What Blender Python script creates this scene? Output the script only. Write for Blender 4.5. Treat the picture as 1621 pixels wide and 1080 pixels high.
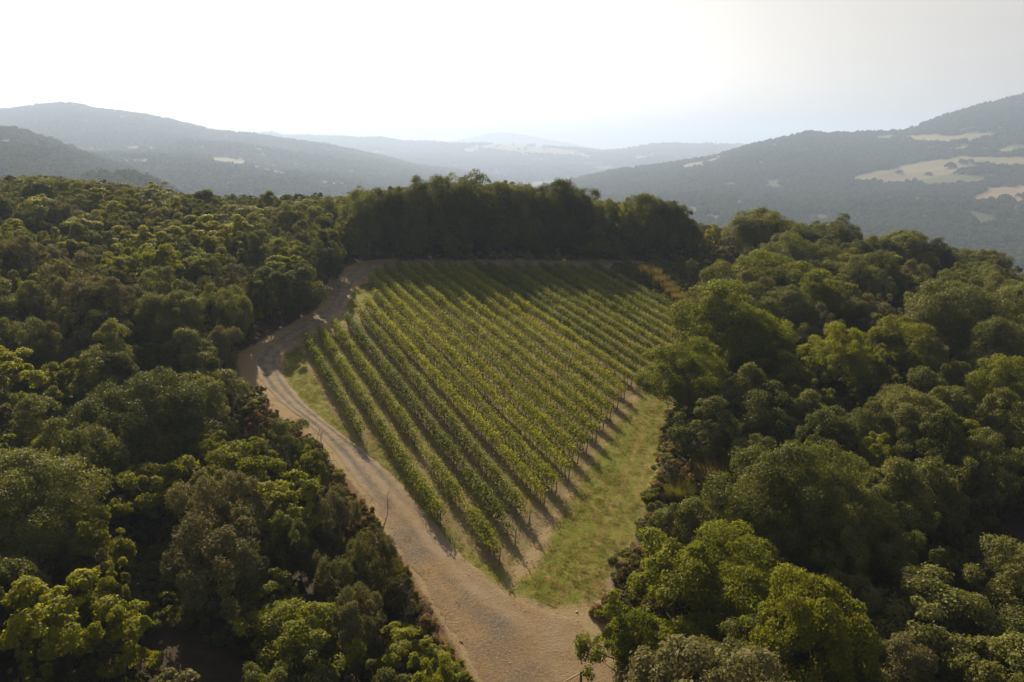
import bpy, math, random
import numpy as np
from mathutils import Vector

# ------------------------------------------------------------------ camera, sky, sun
R = math.radians
for o in list(bpy.data.objects):
    bpy.data.objects.remove(o)
SC = bpy.context.scene
COL = SC.collection
CAMZ = 45.0
PITCH = R(14.0)
FPX, CX, CY = 1261.0, 810.5, 540.0

cam_d = bpy.data.cameras.new('camera')
cam = bpy.data.objects.new('camera', cam_d)
COL.objects.link(cam)
cam_d.sensor_width = 36.0
cam_d.lens = 28.0
cam_d.clip_start = 0.5
cam_d.clip_end = 60000
cam.location = (0, 0, CAMZ)
cam.rotation_euler = (R(90) - PITCH, 0, 0)
SC.camera = cam

SUN_AZ, SUN_EL = R(-18.5), R(30.8)       # azimuth from +Y, negative to the left
world = bpy.data.worlds.new('World')
SC.world = world
world.use_nodes = True
wn = world.node_tree.nodes
wl = world.node_tree.links
wn.clear()
sky = wn.new('ShaderNodeTexSky')
sky.sky_type = 'NISHITA'
sky.sun_disc = False
sky.sun_elevation = SUN_EL
sky.sun_rotation = SUN_AZ
sky.altitude = 200
sky.air_density = 1.0
sky.dust_density = 3.0
sky.ozone_density = 1.0
bg = wn.new('ShaderNodeBackground')
bg.inputs['Strength'].default_value = 0.058
wo = wn.new('ShaderNodeOutputWorld')
hs = wn.new('ShaderNodeHueSaturation')            # milky summer air: less colour in the sky
hs.inputs['Saturation'].default_value = 0.12
wl.new(sky.outputs[0], hs.inputs['Color'])
tint = wn.new('ShaderNodeMix'); tint.data_type = 'RGBA'; tint.blend_type = 'MULTIPLY'; tint.inputs[0].default_value = 1.0
tint.inputs[7].default_value = (1.0, 0.925, 0.835, 1)
wl.new(hs.outputs[0], tint.inputs[6])
wl.new(tint.outputs[2], bg.inputs[0])
wl.new(bg.outputs[0], wo.inputs[0])

to_sun = Vector((math.sin(SUN_AZ) * math.cos(SUN_EL), math.cos(SUN_AZ) * math.cos(SUN_EL), math.sin(SUN_EL)))
sun_d = bpy.data.lights.new('sun', 'SUN')
sun_d.energy = 5.0
sun_d.angle = R(0.5)
sun_d.color = (1.0, 0.82, 0.54)
sun = bpy.data.objects.new('sun', sun_d)
COL.objects.link(sun)
sun.location = to_sun * 300
sun.rotation_euler = to_sun.to_track_quat('Z', 'Y').to_euler()

SC.view_settings.view_transform = 'Standard'
SC.view_settings.look = 'None'
SC.view_settings.gamma = 1.0
SC.view_settings.exposure = 1.0
SC.render.engine = 'CYCLES'
SC.cycles.max_bounces = 6
SC.cycles.diffuse_bounces = 3
SC.cycles.transmission_bounces = 4
SC.cycles.volume_bounces = 0

rng = np.random.default_rng(11)
random.seed(5)

# ------------------------------------------------------------------ numeric helpers
def _hash(ix, iy, seed):
    h = (ix.astype(np.int64) * 374761393 + iy.astype(np.int64) * 668265263 + seed * 1442695041) & 0xffffffff
    h = ((h ^ (h >> 13)) * 1274126177) & 0xffffffff
    return ((h ^ (h >> 16)) & 0xffff) / 65535.0

def vnoise(x, y, seed=0):
    x = np.asarray(x, float); y = np.asarray(y, float)
    ix = np.floor(x); iy = np.floor(y)
    fx = x - ix; fy = y - iy
    fx = fx * fx * (3 - 2 * fx); fy = fy * fy * (3 - 2 * fy)
    a = _hash(ix, iy, seed); b = _hash(ix + 1, iy, seed); c = _hash(ix, iy + 1, seed); d = _hash(ix + 1, iy + 1, seed)
    return (a * (1 - fx) + b * fx) * (1 - fy) + (c * (1 - fx) + d * fx) * fy

def fbm(x, y, oct=4, seed=0):
    s = 0; a = 0.5
    for i in range(oct):
        s = s + a * vnoise(x * 2 ** i, y * 2 ** i, seed + i * 17)
        a *= 0.5
    return s            # about 0..1, mean 0.47

def sstep(a, b, x):
    t = np.clip((x - a) / (b - a), 0, 1)
    return t * t * (3 - 2 * t)

def drop(d, k, m):
    d = np.maximum(d, 0)
    d0 = m / (2 * k)
    return np.where(d < d0, k * d * d, k * d0 * d0 + m * (d - d0))

def poly_dist(px, py, P, closed=False):
    """distance to a polyline"""
    P = np.asarray(P, float)
    best = np.full(np.shape(px), 1e9)
    n = len(P)
    for i in range(n if closed else n - 1):
        a = P[i]; b = P[(i + 1) % n]
        d = b - a
        L = max((d ** 2).sum(), 1e-9)
        t = np.clip(((px - a[0]) * d[0] + (py - a[1]) * d[1]) / L, 0, 1)
        best = np.minimum(best, np.hypot(px - a[0] - t * d[0], py - a[1] - t * d[1]))
    return best

def inside(px, py, P):
    P = np.asarray(P, float)
    r = np.zeros(np.shape(px), bool)
    n = len(P)
    for i in range(n):
        x1, y1 = P[i]; x2, y2 = P[(i + 1) % n]
        if y1 == y2:
            continue
        c = ((y1 > py) != (y2 > py)) & (px < (x2 - x1) * (py - y1) / (y2 - y1) + x1)
        r ^= c
    return r

def sdist(px, py, P):
    """signed distance to a polygon, negative inside"""
    d = poly_dist(px, py, P, True)
    return np.where(inside(px, py, P), -d, d)

def ray(px, py):
    r = (np.asarray(px, float) - CX) / FPX
    u = (CY - np.asarray(py, float)) / FPX
    c, s = math.cos(PITCH), math.sin(PITCH)
    return r, c + u * s, -s + u * c

def project(x, y, z):
    c, s = math.cos(PITCH), math.sin(PITCH)
    zz = z - CAMZ
    dep = y * c - zz * s
    up = y * s + zz * c
    return CX + FPX * x / dep, CY - FPX * up / dep, dep

PA, PB, PH = -0.08, 0.12, 42.1           # the hillside the vineyard lies on
def on_plane(px, py, lift=0.0):
    a, b, c = ray(px, py)
    t = (PH - lift) / (PA * a + PB * b - c)
    return a * t, b * t

def W(pts, lift=0.0):
    return np.array([on_plane(x, y, lift) for x, y in pts], float)

# ------------------------------------------------------------------ plan of the place (traced on the hillside plane)
TRACK_L = W([(800, 1160), (775, 1110), (750, 1072), (722, 1020), (700, 985), (683, 950), (652, 905), (625, 862), (592, 803), (560, 757), (522, 708), (482, 668), (443, 637), (418, 612), (404, 588), (400, 566), (418, 545), (443, 529), (483, 510), (505, 496), (521, 481), (525, 466), (526, 452), (536, 440), (552, 428), (575, 420), (605, 416), (660, 413), (760, 412), (860, 413), (960, 414), (1060, 414), (1104, 410), (1110, 402), (1100, 392), (1090, 384)])
TRACK_R = W([(1010, 1160), (1000, 1090), (955, 1030), (930, 985), (880, 972), (820, 950), (760, 905), (715, 858), (668, 800), (622, 752), (580, 717), (535, 682), (492, 648), (462, 615), (444, 585), (445, 565), (462, 549), (488, 527), (514, 510), (540, 492), (556, 470), (561, 452), (580, 440), (597, 428), (620, 421), (665, 419), (760, 418), (860, 420), (960, 421), (1060, 421), (1118, 417), (1128, 406), (1126, 396), (1120, 386)])
TRACK = np.concatenate([TRACK_L, TRACK_R[::-1]])
APRON = W([(690, 925), (760, 900), (850, 955), (940, 965), (985, 985), (1010, 1050), (1030, 1160), (800, 1160), (740, 1060)])
CLEAR = W([(800, 1160), (745, 1075), (680, 960), (620, 865), (555, 765), (480, 690), (410, 640), (378, 600), (372, 562), (420, 535), (500, 490), (515, 470), (518, 445), (540, 425), (575, 412), (660, 407), (1000, 409), (1060, 425), (1090, 500), (1075, 560), (1068, 640), (1058, 700), (1030, 780), (1010, 850), (975, 925), (1000, 985), (1020, 1050), (1040, 1160)])
MEADOW = W([(800, 935), (850, 900), (885, 820), (930, 740), (985, 660), (1020, 620), (1064, 612), (1070, 650), (1052, 715), (1028, 790), (1005, 850), (965, 915), (940, 955), (880, 962), (830, 945)])
VERGE = W([(452, 560), (476, 548), (492, 585), (520, 640), (560, 700), (610, 770), (680, 850), (720, 890), (700, 850), (640, 772), (560, 705), (500, 655), (455, 605), (447, 580)])
VERGE3 = W([(575, 712), (625, 772), (690, 850), (740, 905), (810, 938), (812, 905), (745, 872), (695, 815), (630, 735), (590, 690)])
VERGE2 = W([(545, 492), (562, 455), (590, 445), (592, 470), (575, 490), (545, 500)])
VINES = W([(478, 545), (500, 530), (545, 510), (590, 440), (610, 421), (940, 421), (1075, 515), (1010, 610), (940, 720), (850, 850), (800, 910), (700, 850), (573, 705)])
HEDGEBANK = W([(960, 424), (1040, 420), (1108, 420), (1112, 470), (1098, 505), (1060, 480), (1010, 445)])
BANK_L = TRACK_L[1:14]

def H(x, y):
    x = np.asarray(x, float); y = np.asarray(y, float)
    z = CAMZ - PH + PA * x + PB * y
    yc = 186 - 20 * sstep(-20, -110, x) - 30 * sstep(40, 110, x)
    z = z - drop(y - yc, 0.0030, 0.42)
    z = z - drop(x - 72, 0.0022, 0.34)
    z = z - drop(-x - 150, 0.0016, 0.30)
    z = z - drop(-y - 20, 0.002, 0.12)
    z = -150 + np.logaddexp(0, (z + 150) / 14.0) * 14.0
    # outside the clearing the ground is rougher
    dc = poly_dist(x, y, TRACK_L[1:26])
    side = inside(x, y, CLEAR)
    rough = np.where(side, 0.0, sstep(2, 14, dc))
    z = z + rough * (fbm(x / 17, y / 17, 3, 3) - .45) * 2.6
    z = z + (fbm(x / 3.1, y / 3.1, 3, 9) - .45) * np.where(side, 0.16, 0.35)
    # track edge bank falling to the left along the lower stretch
    db = sdist(x, y, CLEAR)
    z = z - 1.7 * sstep(0.0, 3.6, db) * sstep(10, 6, x) * sstep(100, 90, y)
    return z

# ------------------------------------------------------------------ mesh helpers
def tag(o, label=None, cat=None, group=None, kind=None):
    if label: o['label'] = label
    if cat: o['category'] = cat
    if group: o['group'] = group
    if kind: o['kind'] = kind
    return o

def link(name, mesh, parent=None):
    o = bpy.data.objects.new(name, mesh)
    COL.objects.link(o)
    if parent is not None:
        o.parent = parent
    return o

def empty(name, loc=(0, 0, 0)):
    o = bpy.data.objects.new(name, None)
    o.empty_display_size = 0.3
    COL.objects.link(o)
    o.location = loc
    return o

def mesh_np(name, V, F, mat, attrs=None, smooth=False):
    """V (n,3); F (m,k) all faces with k corners; attrs: name -> per-vertex float"""
    V = np.asarray(V, np.float32); F = np.asarray(F, np.int32)
    me = bpy.data.meshes.new(name)
    m, k = F.shape
    me.vertices.add(len(V)); me.vertices.foreach_set('co', V.ravel())
    me.loops.add(m * k); me.loops.foreach_set('vertex_index', F.ravel())
    me.polygons.add(m)
    me.polygons.foreach_set('loop_start', np.arange(0, m * k, k, dtype=np.int32))
    if smooth:
        me.polygons.foreach_set('use_smooth', np.ones(m, bool))
    for an, av in (attrs or {}).items():
        a = me.attributes.new(an, 'FLOAT', 'POINT')
        a.data.foreach_set('value', np.asarray(av, np.float32).ravel())
    me.update(calc_edges=True)
    if mat: me.materials.append(mat)
    return me

class MB:
    """collects quads"""
    def __init__(s): s.v = []; s.f = []; s.n = 0
    def add(s, V, F):
        V = np.asarray(V, float); F = np.asarray(F, int)
        s.v.append(V); s.f.append(F + s.n); s.n += len(V)
    def tube(s, P, Rr, sides=6):
        P = np.asarray(P, float); n = len(P)
        Rr = np.broadcast_to(np.asarray(Rr, float), (n,))
        T = np.gradient(P, axis=0)
        T /= np.linalg.norm(T, axis=1)[:, None] + 1e-9
        ref = np.array([0.31, 0.9, 0.2]) if abs(T[0][2]) > .8 else np.array([0., 0., 1.])
        A = np.cross(T, ref); A /= np.linalg.norm(A, axis=1)[:, None] + 1e-9
        B = np.cross(T, A)
        ang = np.linspace(0, 2 * np.pi, sides, endpoint=False)
        V = P[:, None, :] + Rr[:, None, None] * (np.cos(ang)[None, :, None] * A[:, None, :] + np.sin(ang)[None, :, None] * B[:, None, :])
        V = V.reshape(-1, 3)
        i = np.arange(n - 1)[:, None] * sides; j = np.arange(sides)[None, :]; j2 = (j + 1) % sides
        F = np.stack([i + j, i + j2, i + sides + j2, i + sides + j], -1).reshape(-1, 4)
        s.add(V, F)
        # end cap as a fan of quads
        e = (n - 1) * sides
        if sides == 6:
            s.f.append(np.array([[e, e + 1, e + 2, e + 3], [e, e + 3, e + 4, e + 5]]) + s.n - len(V))
        elif sides == 4:
            s.f.append(np.array([[e, e + 1, e + 2, e + 3]]) + s.n - len(V))
    def box(s, lo, hi):
        x0, y0, z0 = lo; x1, y1, z1 = hi
        V = [(x0, y0, z0), (x1, y0, z0), (x1, y1, z0), (x0, y1, z0), (x0, y0, z1), (x1, y0, z1), (x1, y1, z1), (x0, y1, z1)]
        s.add(V, [(0, 3, 2, 1), (4, 5, 6, 7), (0, 1, 5, 4), (1, 2, 6, 5), (2, 3, 7, 6), (3, 0, 4, 7)])
    def mesh(s, name, mat, smooth=False):
        return mesh_np(name, np.concatenate(s.v), np.concatenate(s.f), mat, None, smooth)

# ------------------------------------------------------------------ materials
def new_mat(name):
    m = bpy.data.materials.new(name); m.use_nodes = True
    nt = m.node_tree; nt.nodes.clear()
    out = nt.nodes.new('ShaderNodeOutputMaterial')
    return m, nt, out

def N(nt, t, **kw):
    n = nt.nodes.new(t)
    for k, v in kw.items():
        if k.startswith('i_'):
            n.inputs[k[2:].replace('_', ' ')].default_value = v
        else:
            setattr(n, k, v)
    return n

def mixc(nt, fac, a, b, blend='MIX'):
    n = nt.nodes.new('ShaderNodeMix'); n.data_type = 'RGBA'; n.blend_type = blend
    for s, v in ((n.inputs[0], fac), (n.inputs[6], a), (n.inputs[7], b)):
        if isinstance(v, (tuple, list)):
            s.default_value = (*v, 1) if len(v) == 3 else v
        elif isinstance(v, (int, float)):
            s.default_value = v
        else:
            nt.links.new(v, s)
    return n.outputs[2]

def ramp(nt, src, a, b, c0=0.0, c1=1.0):
    n = N(nt, 'ShaderNodeMapRange')
    n.inputs[1].default_value = a; n.inputs[2].default_value = b
    n.inputs[3].default_value = c0; n.inputs[4].default_value = c1
    nt.links.new(src, n.inputs[0])
    return n.outputs[0]

def noise(nt, scale, detail=4, rough=0.6, vec=None, dist=0.0):
    n = N(nt, 'ShaderNodeTexNoise')
    n.inputs['Scale'].default_value = scale; n.inputs['Detail'].default_value = detail
    n.inputs['Roughness'].default_value = rough; n.inputs['Distortion'].default_value = dist
    if vec is not None: nt.links.new(vec, n.inputs['Vector'])
    return n.outputs['Fac']

def attr(nt, name):
    n = N(nt, 'ShaderNodeAttribute'); n.attribute_name = name
    return n.outputs['Fac']

def obj_vec(nt):
    return N(nt, 'ShaderNodeTexCoord').outputs['Object']

def leaf_mat(name, dark, light, trans, tfac=0.4, rough=0.5, spec=0.3):
    """leaf colour between two tones by leaf tint and by plant"""
    m, nt, out = new_mat(name)
    oi = N(nt, 'ShaderNodeObjectInfo')
    t = attr(nt, 'tint')
    ad = N(nt, 'ShaderNodeMath', operation='MULTIPLY_ADD')
    nt.links.new(oi.outputs['Random'], ad.inputs[0]); ad.inputs[1].default_value = 0.55
    sb = N(nt, 'ShaderNodeMath', operation='MULTIPLY'); nt.links.new(t, sb.inputs[0]); sb.inputs[1].default_value = 0.55
    nt.links.new(sb.outputs[0], ad.inputs[2])
    fac = ad.outputs[0]
    col = mixc(nt, fac, dark, light)
    p = N(nt, 'ShaderNodeBsdfPrincipled')
    nt.links.new(col, p.inputs['Base Color'])
    p.inputs['Roughness'].default_value = rough
    p.inputs['Specular IOR Level'].default_value = spec
    tr = N(nt, 'ShaderNodeBsdfTranslucent')
    nt.links.new(mixc(nt, 1.0, col, trans, 'MULTIPLY'), tr.inputs['Color'])
    mx = N(nt, 'ShaderNodeMixShader'); mx.inputs[0].default_value = tfac
    nt.links.new(p.outputs[0], mx.inputs[1]); nt.links.new(tr.outputs[0], mx.inputs[2])
    nt.links.new(mx.outputs[0], out.inputs[0])
    return m

def bark_mat(name, a, b):
    m, nt, out = new_mat(name)
    v = obj_vec(nt)
    f = noise(nt, 6.0, 5, .7, v)
    col = mixc(nt, f, a, b)
    p = N(nt, 'ShaderNodeBsdfPrincipled'); nt.links.new(col, p.inputs['Base Color']); p.inputs['Roughness'].default_value = .9
    bp = N(nt, 'ShaderNodeBump'); bp.inputs['Strength'].default_value = .5; bp.inputs['Distance'].default_value = .03
    nt.links.new(f, bp.inputs['Height']); nt.links.new(bp.outputs[0], p.inputs['Normal'])
    nt.links.new(p.outputs[0], out.inputs[0])
    return m

M = {}
M['holm'] = leaf_mat('holm_oak_leaves', (0.036, 0.045, 0.012), (0.180, 0.182, 0.052), (1.15, 1.22, 0.42), 0.38, 0.6, 0.16)
M['oak'] = leaf_mat('oak_leaves', (0.048, 0.060, 0.008), (0.165, 0.172, 0.020), (1.4, 1.4, 0.35), 0.5, 0.6, 0.16)
M['loak'] = leaf_mat('light_oak_leaves', (0.066, 0.085, 0.009), (0.205, 0.215, 0.022), (1.4, 1.4, 0.32), 0.5, 0.6, 0.15)
M['yel'] = leaf_mat('young_leaves', (0.078, 0.098, 0.006), (0.250, 0.258, 0.012), (1.4, 1.35, 0.3), 0.52, 0.6, 0.15)
M['silver'] = leaf_mat('silver_leaves', (0.072, 0.074, 0.030), (0.185, 0.175, 0.082), (1.15, 1.08, 0.55), 0.36, 0.65, 0.1)
M['juniper'] = leaf_mat('juniper_leaves', (0.050, 0.054, 0.012), (0.135, 0.130, 0.035), (1.25, 1.2, 0.4), 0.38, 0.7, 0.12)
M['vine'] = leaf_mat('vine_leaves', (0.022, 0.055, 0.002), (0.270, 0.290, 0.004), (2.1, 1.85, 0.22), 0.45, 0.65, 0.10)
M['broom'] = leaf_mat('dry_broom', (0.10, 0.088, 0.028), (0.24, 0.20, 0.07), (1.1, 1.0, 0.6), 0.4, 0.8, 0.1)
M['bramble'] = leaf_mat('bramble_leaves', (0.060, 0.050, 0.018), (0.17, 0.115, 0.040), (1.1, 1.0, 0.5), 0.35, 0.7, 0.12)
M['grass'] = leaf_mat('grass_blades', (0.075, 0.098, 0.012), (0.22, 0.20, 0.030), (1.3, 1.3, 0.35), 0.45, 0.7, 0.12)
M['straw'] = leaf_mat('dry_grass_blades', (0.17, 0.125, 0.055), (0.36, 0.27, 0.13), (1.1, 1.0, 0.6), 0.4, 0.8, 0.1)
M['bark'] = bark_mat('bark', (0.022, 0.018, 0.014), (0.075, 0.062, 0.048))
M['deadwood'] = bark_mat('dead_wood', (0.07, 0.06, 0.052), (0.20, 0.18, 0.16))
M['post'] = bark_mat('post_wood', (0.06, 0.048, 0.035), (0.15, 0.12, 0.09))
M['rail'] = bark_mat('rail_wood', (0.28, 0.20, 0.12), (0.46, 0.35, 0.22))

# ------------------------------------------------------------------ ground
def ground_material():
    m, nt, out = new_mat('ground_soil')
    geo = N(nt, 'ShaderNodeNewGeometry')
    pos = geo.outputs['Position']
    n_big = noise(nt, 0.16, 4, .6, pos)
    n_mid = noise(nt, 0.9, 5, .65, pos)
    n_fine = noise(nt, 5.0, 5, .7, pos)
    n_tiny = noise(nt, 22.0, 3, .7, pos)
    litter = mixc(nt, n_mid, (0.030, 0.024, 0.018), (0.095, 0.075, 0.055))
    soil = mixc(nt, n_fine, (0.095, 0.072, 0.047), (0.235, 0.185, 0.128))
    soil = mixc(nt, ramp(nt, n_mid, .42, .62), soil, (0.20, 0.165, 0.085))
    dry = mixc(nt, n_fine, (0.175, 0.135, 0.078), (0.35, 0.275, 0.17))
    grass = mixc(nt, n_fine, (0.070, 0.098, 0.011), (0.190, 0.195, 0.028))
    grass = mixc(nt, ramp(nt, n_mid, .50, .72), grass, (0.27, 0.21, 0.08))
    grass = mixc(nt, attr(nt, 'worn'), grass, (0.25, 0.185, 0.075))
    stubble = mixc(nt, n_fine, (0.10, 0.10, 0.03), (0.24, 0.20, 0.075))
    def soft(a, k=.7):
        # break the edge of each patch up with noise
        s = N(nt, 'ShaderNodeMath', operation='MULTIPLY_ADD')
        nt.links.new(n_mid, s.inputs[0]); s.inputs[1].default_value = k
        ss = N(nt, 'ShaderNodeMath', operation='ADD'); nt.links.new(attr(nt, a), ss.inputs[0]); ss.inputs[1].default_value = -k * .5
        nt.links.new(ss.outputs[0], s.inputs[2])
        return ramp(nt, s.outputs[0], .3, .7)
    col = mixc(nt, soft('clear'), litter, dry)
    col = mixc(nt, soft('vines'), col, soil)
    wd = N(nt, 'ShaderNodeMath', operation='MULTIPLY'); nt.links.new(soft('vines'), wd.inputs[0]); nt.links.new(ramp(nt, n_big, .42, .6), wd.inputs[1])
    col = mixc(nt, wd.outputs[0], col, stubble)
    col = mixc(nt, soft('grass'), col, grass)
    col = mixc(nt, soft('bank', .5), col, (0.16, 0.092, 0.052))
    col = mixc(nt, ramp(nt, n_tiny, .3, .75, 0, .35), col, (0.36, 0.30, 0.22), 'OVERLAY')
    p = N(nt, 'ShaderNodeBsdfPrincipled'); p.inputs['Roughness'].default_value = .95; p.inputs['Specular IOR Level'].default_value = .15
    nt.links.new(col, p.inputs['Base Color'])
    bp = N(nt, 'ShaderNodeBump'); bp.inputs['Strength'].default_value = 1.0; bp.inputs['Distance'].default_value = .12
    bsum = N(nt, 'ShaderNodeMath', operation='ADD'); nt.links.new(n_fine, bsum.inputs[0])
    bm2 = N(nt, 'ShaderNodeMath', operation='MULTIPLY'); nt.links.new(n_tiny, bm2.inputs[0]); bm2.inputs[1].default_value = .35
    nt.links.new(bm2.outputs[0], bsum.inputs[1])
    nt.links.new(bsum.outputs[0], bp.inputs['Height']); nt.links.new(bp.outputs[0], p.inputs['Normal'])
    nt.links.new(p.outputs[0], out.inputs[0])
    return m
M['ground'] = ground_material()

def axis(lo, hi, a, b, step):
    fine = list(np.arange(a, b + 1e-6, step))
    left = []; s = step; v = a
    while v > lo:
        s *= 1.22; v -= s; left.append(max(v, lo))
    right = []; s = step; v = b
    while v < hi:
        s *= 1.22; v += s; right.append(min(v, hi))
    return np.array(left[::-1] + fine + right)

gx = axis(-9800, 9800, -62, 58, 0.5)
gy = axis(-320, 20800, 38, 190, 0.5)
GX, GY = np.meshgrid(gx, gy)
fx, fy = GX.ravel(), GY.ravel()
near = (np.abs(fx) < 700) & (fy < 1200)
gz = np.empty_like(fx)
gz[near] = H(fx[near], fy[near]); gz[~near] = np.clip(H(fx[~near], fy[~near]), -152, -120)
nxg, nyg = len(gx), len(gy)
ii = (np.arange(nyg - 1)[:, None] * nxg + np.arange(nxg - 1)[None, :])
GF = np.stack([ii, ii + 1, ii + 1 + nxg, ii + nxg], -1).reshape(-1, 4)
core = (np.abs(fx) < 90) & (fy > 20) & (fy < 215)
def mask(P, soft):
    a = np.zeros_like(fx); a[core] = sstep(soft, -soft, sdist(fx[core], fy[core], P)); return a
a_clear = mask(CLEAR, 1.2)
a_vines = mask(VINES, 1.6)
a_grass = np.maximum.reduce([mask(MEADOW, 1.6), mask(VERGE, 1.0), mask(VERGE2, 0.8), .72 * mask(VERGE3, 1.2)])
a_bank = np.zeros_like(fx)
lowleft = core & (fy < 104) & (fx < 12)
a_bank[lowleft] = sstep(4.5, 2.0, sdist(fx[lowleft], fy[lowleft], CLEAR)) * sstep(-.6, .6, sdist(fx[lowleft], fy[lowleft], CLEAR)) * sstep(100, 90, fy[lowleft]) * sstep(10, 6, fx[lowleft])
a_worn = np.zeros_like(fx)
WH = W([(1055, 620), (1022, 700), (996, 780), (965, 850), (925, 925), (890, 968)])
wd_ = poly_dist(fx[core], fy[core], WH)
a_worn[core] = np.exp(-((wd_ - .85) / .30) ** 2) * .8 * (fbm(fx[core] / 3, fy[core] / 3, 3, 23) + .25)
gme = mesh_np('ground', np.stack([fx, fy, gz], 1), GF, M['ground'], {'clear': a_clear, 'vines': a_vines, 'grass': a_grass, 'worn': a_worn, 'bank': a_bank}, True)
tag(link('ground', gme), 'hillside ground under the vineyard and woods', None, None, 'structure')

# gravel track: a sheet laid on the ground between its two traced edges
def resample(P, n):
    d = np.r_[0, np.cumsum(np.hypot(*np.diff(P, axis=0).T))]
    t = np.linspace(0, d[-1], n)
    Q = np.stack([np.interp(t, d, P[:, 0]), np.interp(t, d, P[:, 1])], 1)
    for _ in range(12):
        Q[1:-1] = .25 * Q[:-2] + .5 * Q[1:-1] + .25 * Q[2:]
    return Q

def pair_strip(A, B, n):
    """matching stations along both edges (A and B have about the same number of traced points)"""
    tA = np.linspace(0, 1, len(A)); tB = np.linspace(0, 1, len(B))
    t = np.linspace(0, 1, n)
    a = np.stack([np.interp(t, tA, A[:, k]) for k in (0, 1)], 1); b = np.stack([np.interp(t, tB, B[:, k]) for k in (0, 1)], 1)
    for q in (a, b):
        for _ in range(10):
            q[1:-1] = .25 * q[:-2] + .5 * q[1:-1] + .25 * q[2:]
    return a, b

def track_material():
    m, nt, out = new_mat('gravel')
    geo = N(nt, 'ShaderNodeNewGeometry'); pos = geo.outputs['Position']
    n_big = noise(nt, 0.22, 5, .65, pos); n_mid = noise(nt, 0.9, 6, .75, pos); n_f = ramp(nt, noise(nt, 5.0, 5, .85, pos), .32, .68)
    vo = N(nt, 'ShaderNodeTexVoronoi'); vo.inputs['Scale'].default_value = 14; nt.links.new(pos, vo.inputs['Vector'])
    grav = mixc(nt, n_f, (0.072, 0.067, 0.066), (0.215, 0.198, 0.188))
    grav = mixc(nt, ramp(nt, vo.outputs['Distance'], .05, .4, .35, 0), grav, (0.44, 0.40, 0.35))
    dust = mixc(nt, n_mid, (0.220, 0.172, 0.124), (0.385, 0.315, 0.238))
    rut = attr(nt, 'rut'); apron = attr(nt, 'apron')
    f = N(nt, 'ShaderNodeMath', operation='MULTIPLY_ADD'); nt.links.new(n_mid, f.inputs[0]); f.inputs[1].default_value = 1.3
    r1 = N(nt, 'ShaderNodeMath', operation='ADD'); nt.links.new(rut, r1.inputs[0]); r1.inputs[1].default_value = -.65
    nt.links.new(r1.outputs[0], f.inputs[2])
    col = mixc(nt, ramp(nt, f.outputs[0], .25, .75), grav, dust)
    g = N(nt, 'ShaderNodeMath', operation='MULTIPLY'); nt.links.new(apron, g.inputs[0]); nt.links.new(ramp(nt, n_big, .3, .62), g.inputs[1])
    col = mixc(nt, g.outputs[0], col, mixc(nt, n_f, (0.19, 0.125, 0.066), (0.37, 0.265, 0.155)))
    p = N(nt, 'ShaderNodeBsdfPrincipled'); p.inputs['Roughness'].default_value = .95; p.inputs['Specular IOR Level'].default_value = .15
    nt.links.new(col, p.inputs['Base Color'])
    bp = N(nt, 'ShaderNodeBump'); bp.inputs['Strength'].default_value = 1.0; bp.inputs['Distance'].default_value = .10
    nt.links.new(n_f, bp.inputs['Height']); nt.links.new(bp.outputs[0], p.inputs['Normal'])
    nt.links.new(p.outputs[0], out.inputs[0])
    return m
M['track'] = track_material()
ns, nc = 560, 25
ea, eb = pair_strip(TRACK_L, TRACK_R, ns)
s = np.linspace(0, 1, nc)
edge_n = (fbm(np.arange(ns) / 6.0, np.zeros(ns), 3, 5) - .45) * 1.1
edge_m = (fbm(np.arange(ns) / 6.0, np.ones(ns) * 7.3, 3, 6) - .45) * 1.1
dirn = eb - ea; wid = np.hypot(dirn[:, 0], dirn[:, 1])[:, None]; dirn = dirn / np.maximum(wid, .3)
ea = ea + dirn * edge_n[:, None]; eb = eb + dirn * edge_m[:, None]
TP = ea[:, None, :] * (1 - s)[None, :, None] + eb[:, None, :] * s[None, :, None]
tx, ty = TP[..., 0].ravel(), TP[..., 1].ravel()
S = np.broadcast_to(s, (ns, nc)).ravel()
crown_h = 0.05 * np.sin(np.pi * S) - 0.05 * (np.exp(-((S - .3) / .09) ** 2) + np.exp(-((S - .7) / .09) ** 2))
tz = H(tx, ty) + 0.05 + crown_h * 1.0
edge = np.minimum(S, 1 - S)
tz = tz - 0.12 * sstep(.06, 0, edge)
rut = 1 - 0.72 * (np.exp(-((S - .3) / .13) ** 2) + np.exp(-((S - .72) / .13) ** 2))
rut = rut + (.52 - rut) * .75 * sstep(88, 108, ty)          # the upper stretch is evenly gravelled
ap = sstep(78, 58, ty)
jj = (np.arange(ns - 1)[:, None] * nc + np.arange(nc - 1)[None, :])
TF = np.stack([jj, jj + 1, jj + 1 + nc, jj + nc], -1).reshape(-1, 4)
tme = mesh_np('gravel_track', np.stack([tx, ty, tz], 1), TF, M['track'], {'rut': rut * (1 - ap) + ap * (.12 + .85 * sstep(.38, .62, S) + .5 * sstep(.10, .02, S)), 'apron': ap}, True)
tag(link('gravel_track', tme), 'pale gravel track curving round the vineyard', None, None, 'structure')

# ------------------------------------------------------------------ far hills: lofted between contour lines
def curve(knots):
    k = np.array(knots, float)
    return lambda x: np.interp(x, k[:, 0], k[:, 1])

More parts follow.
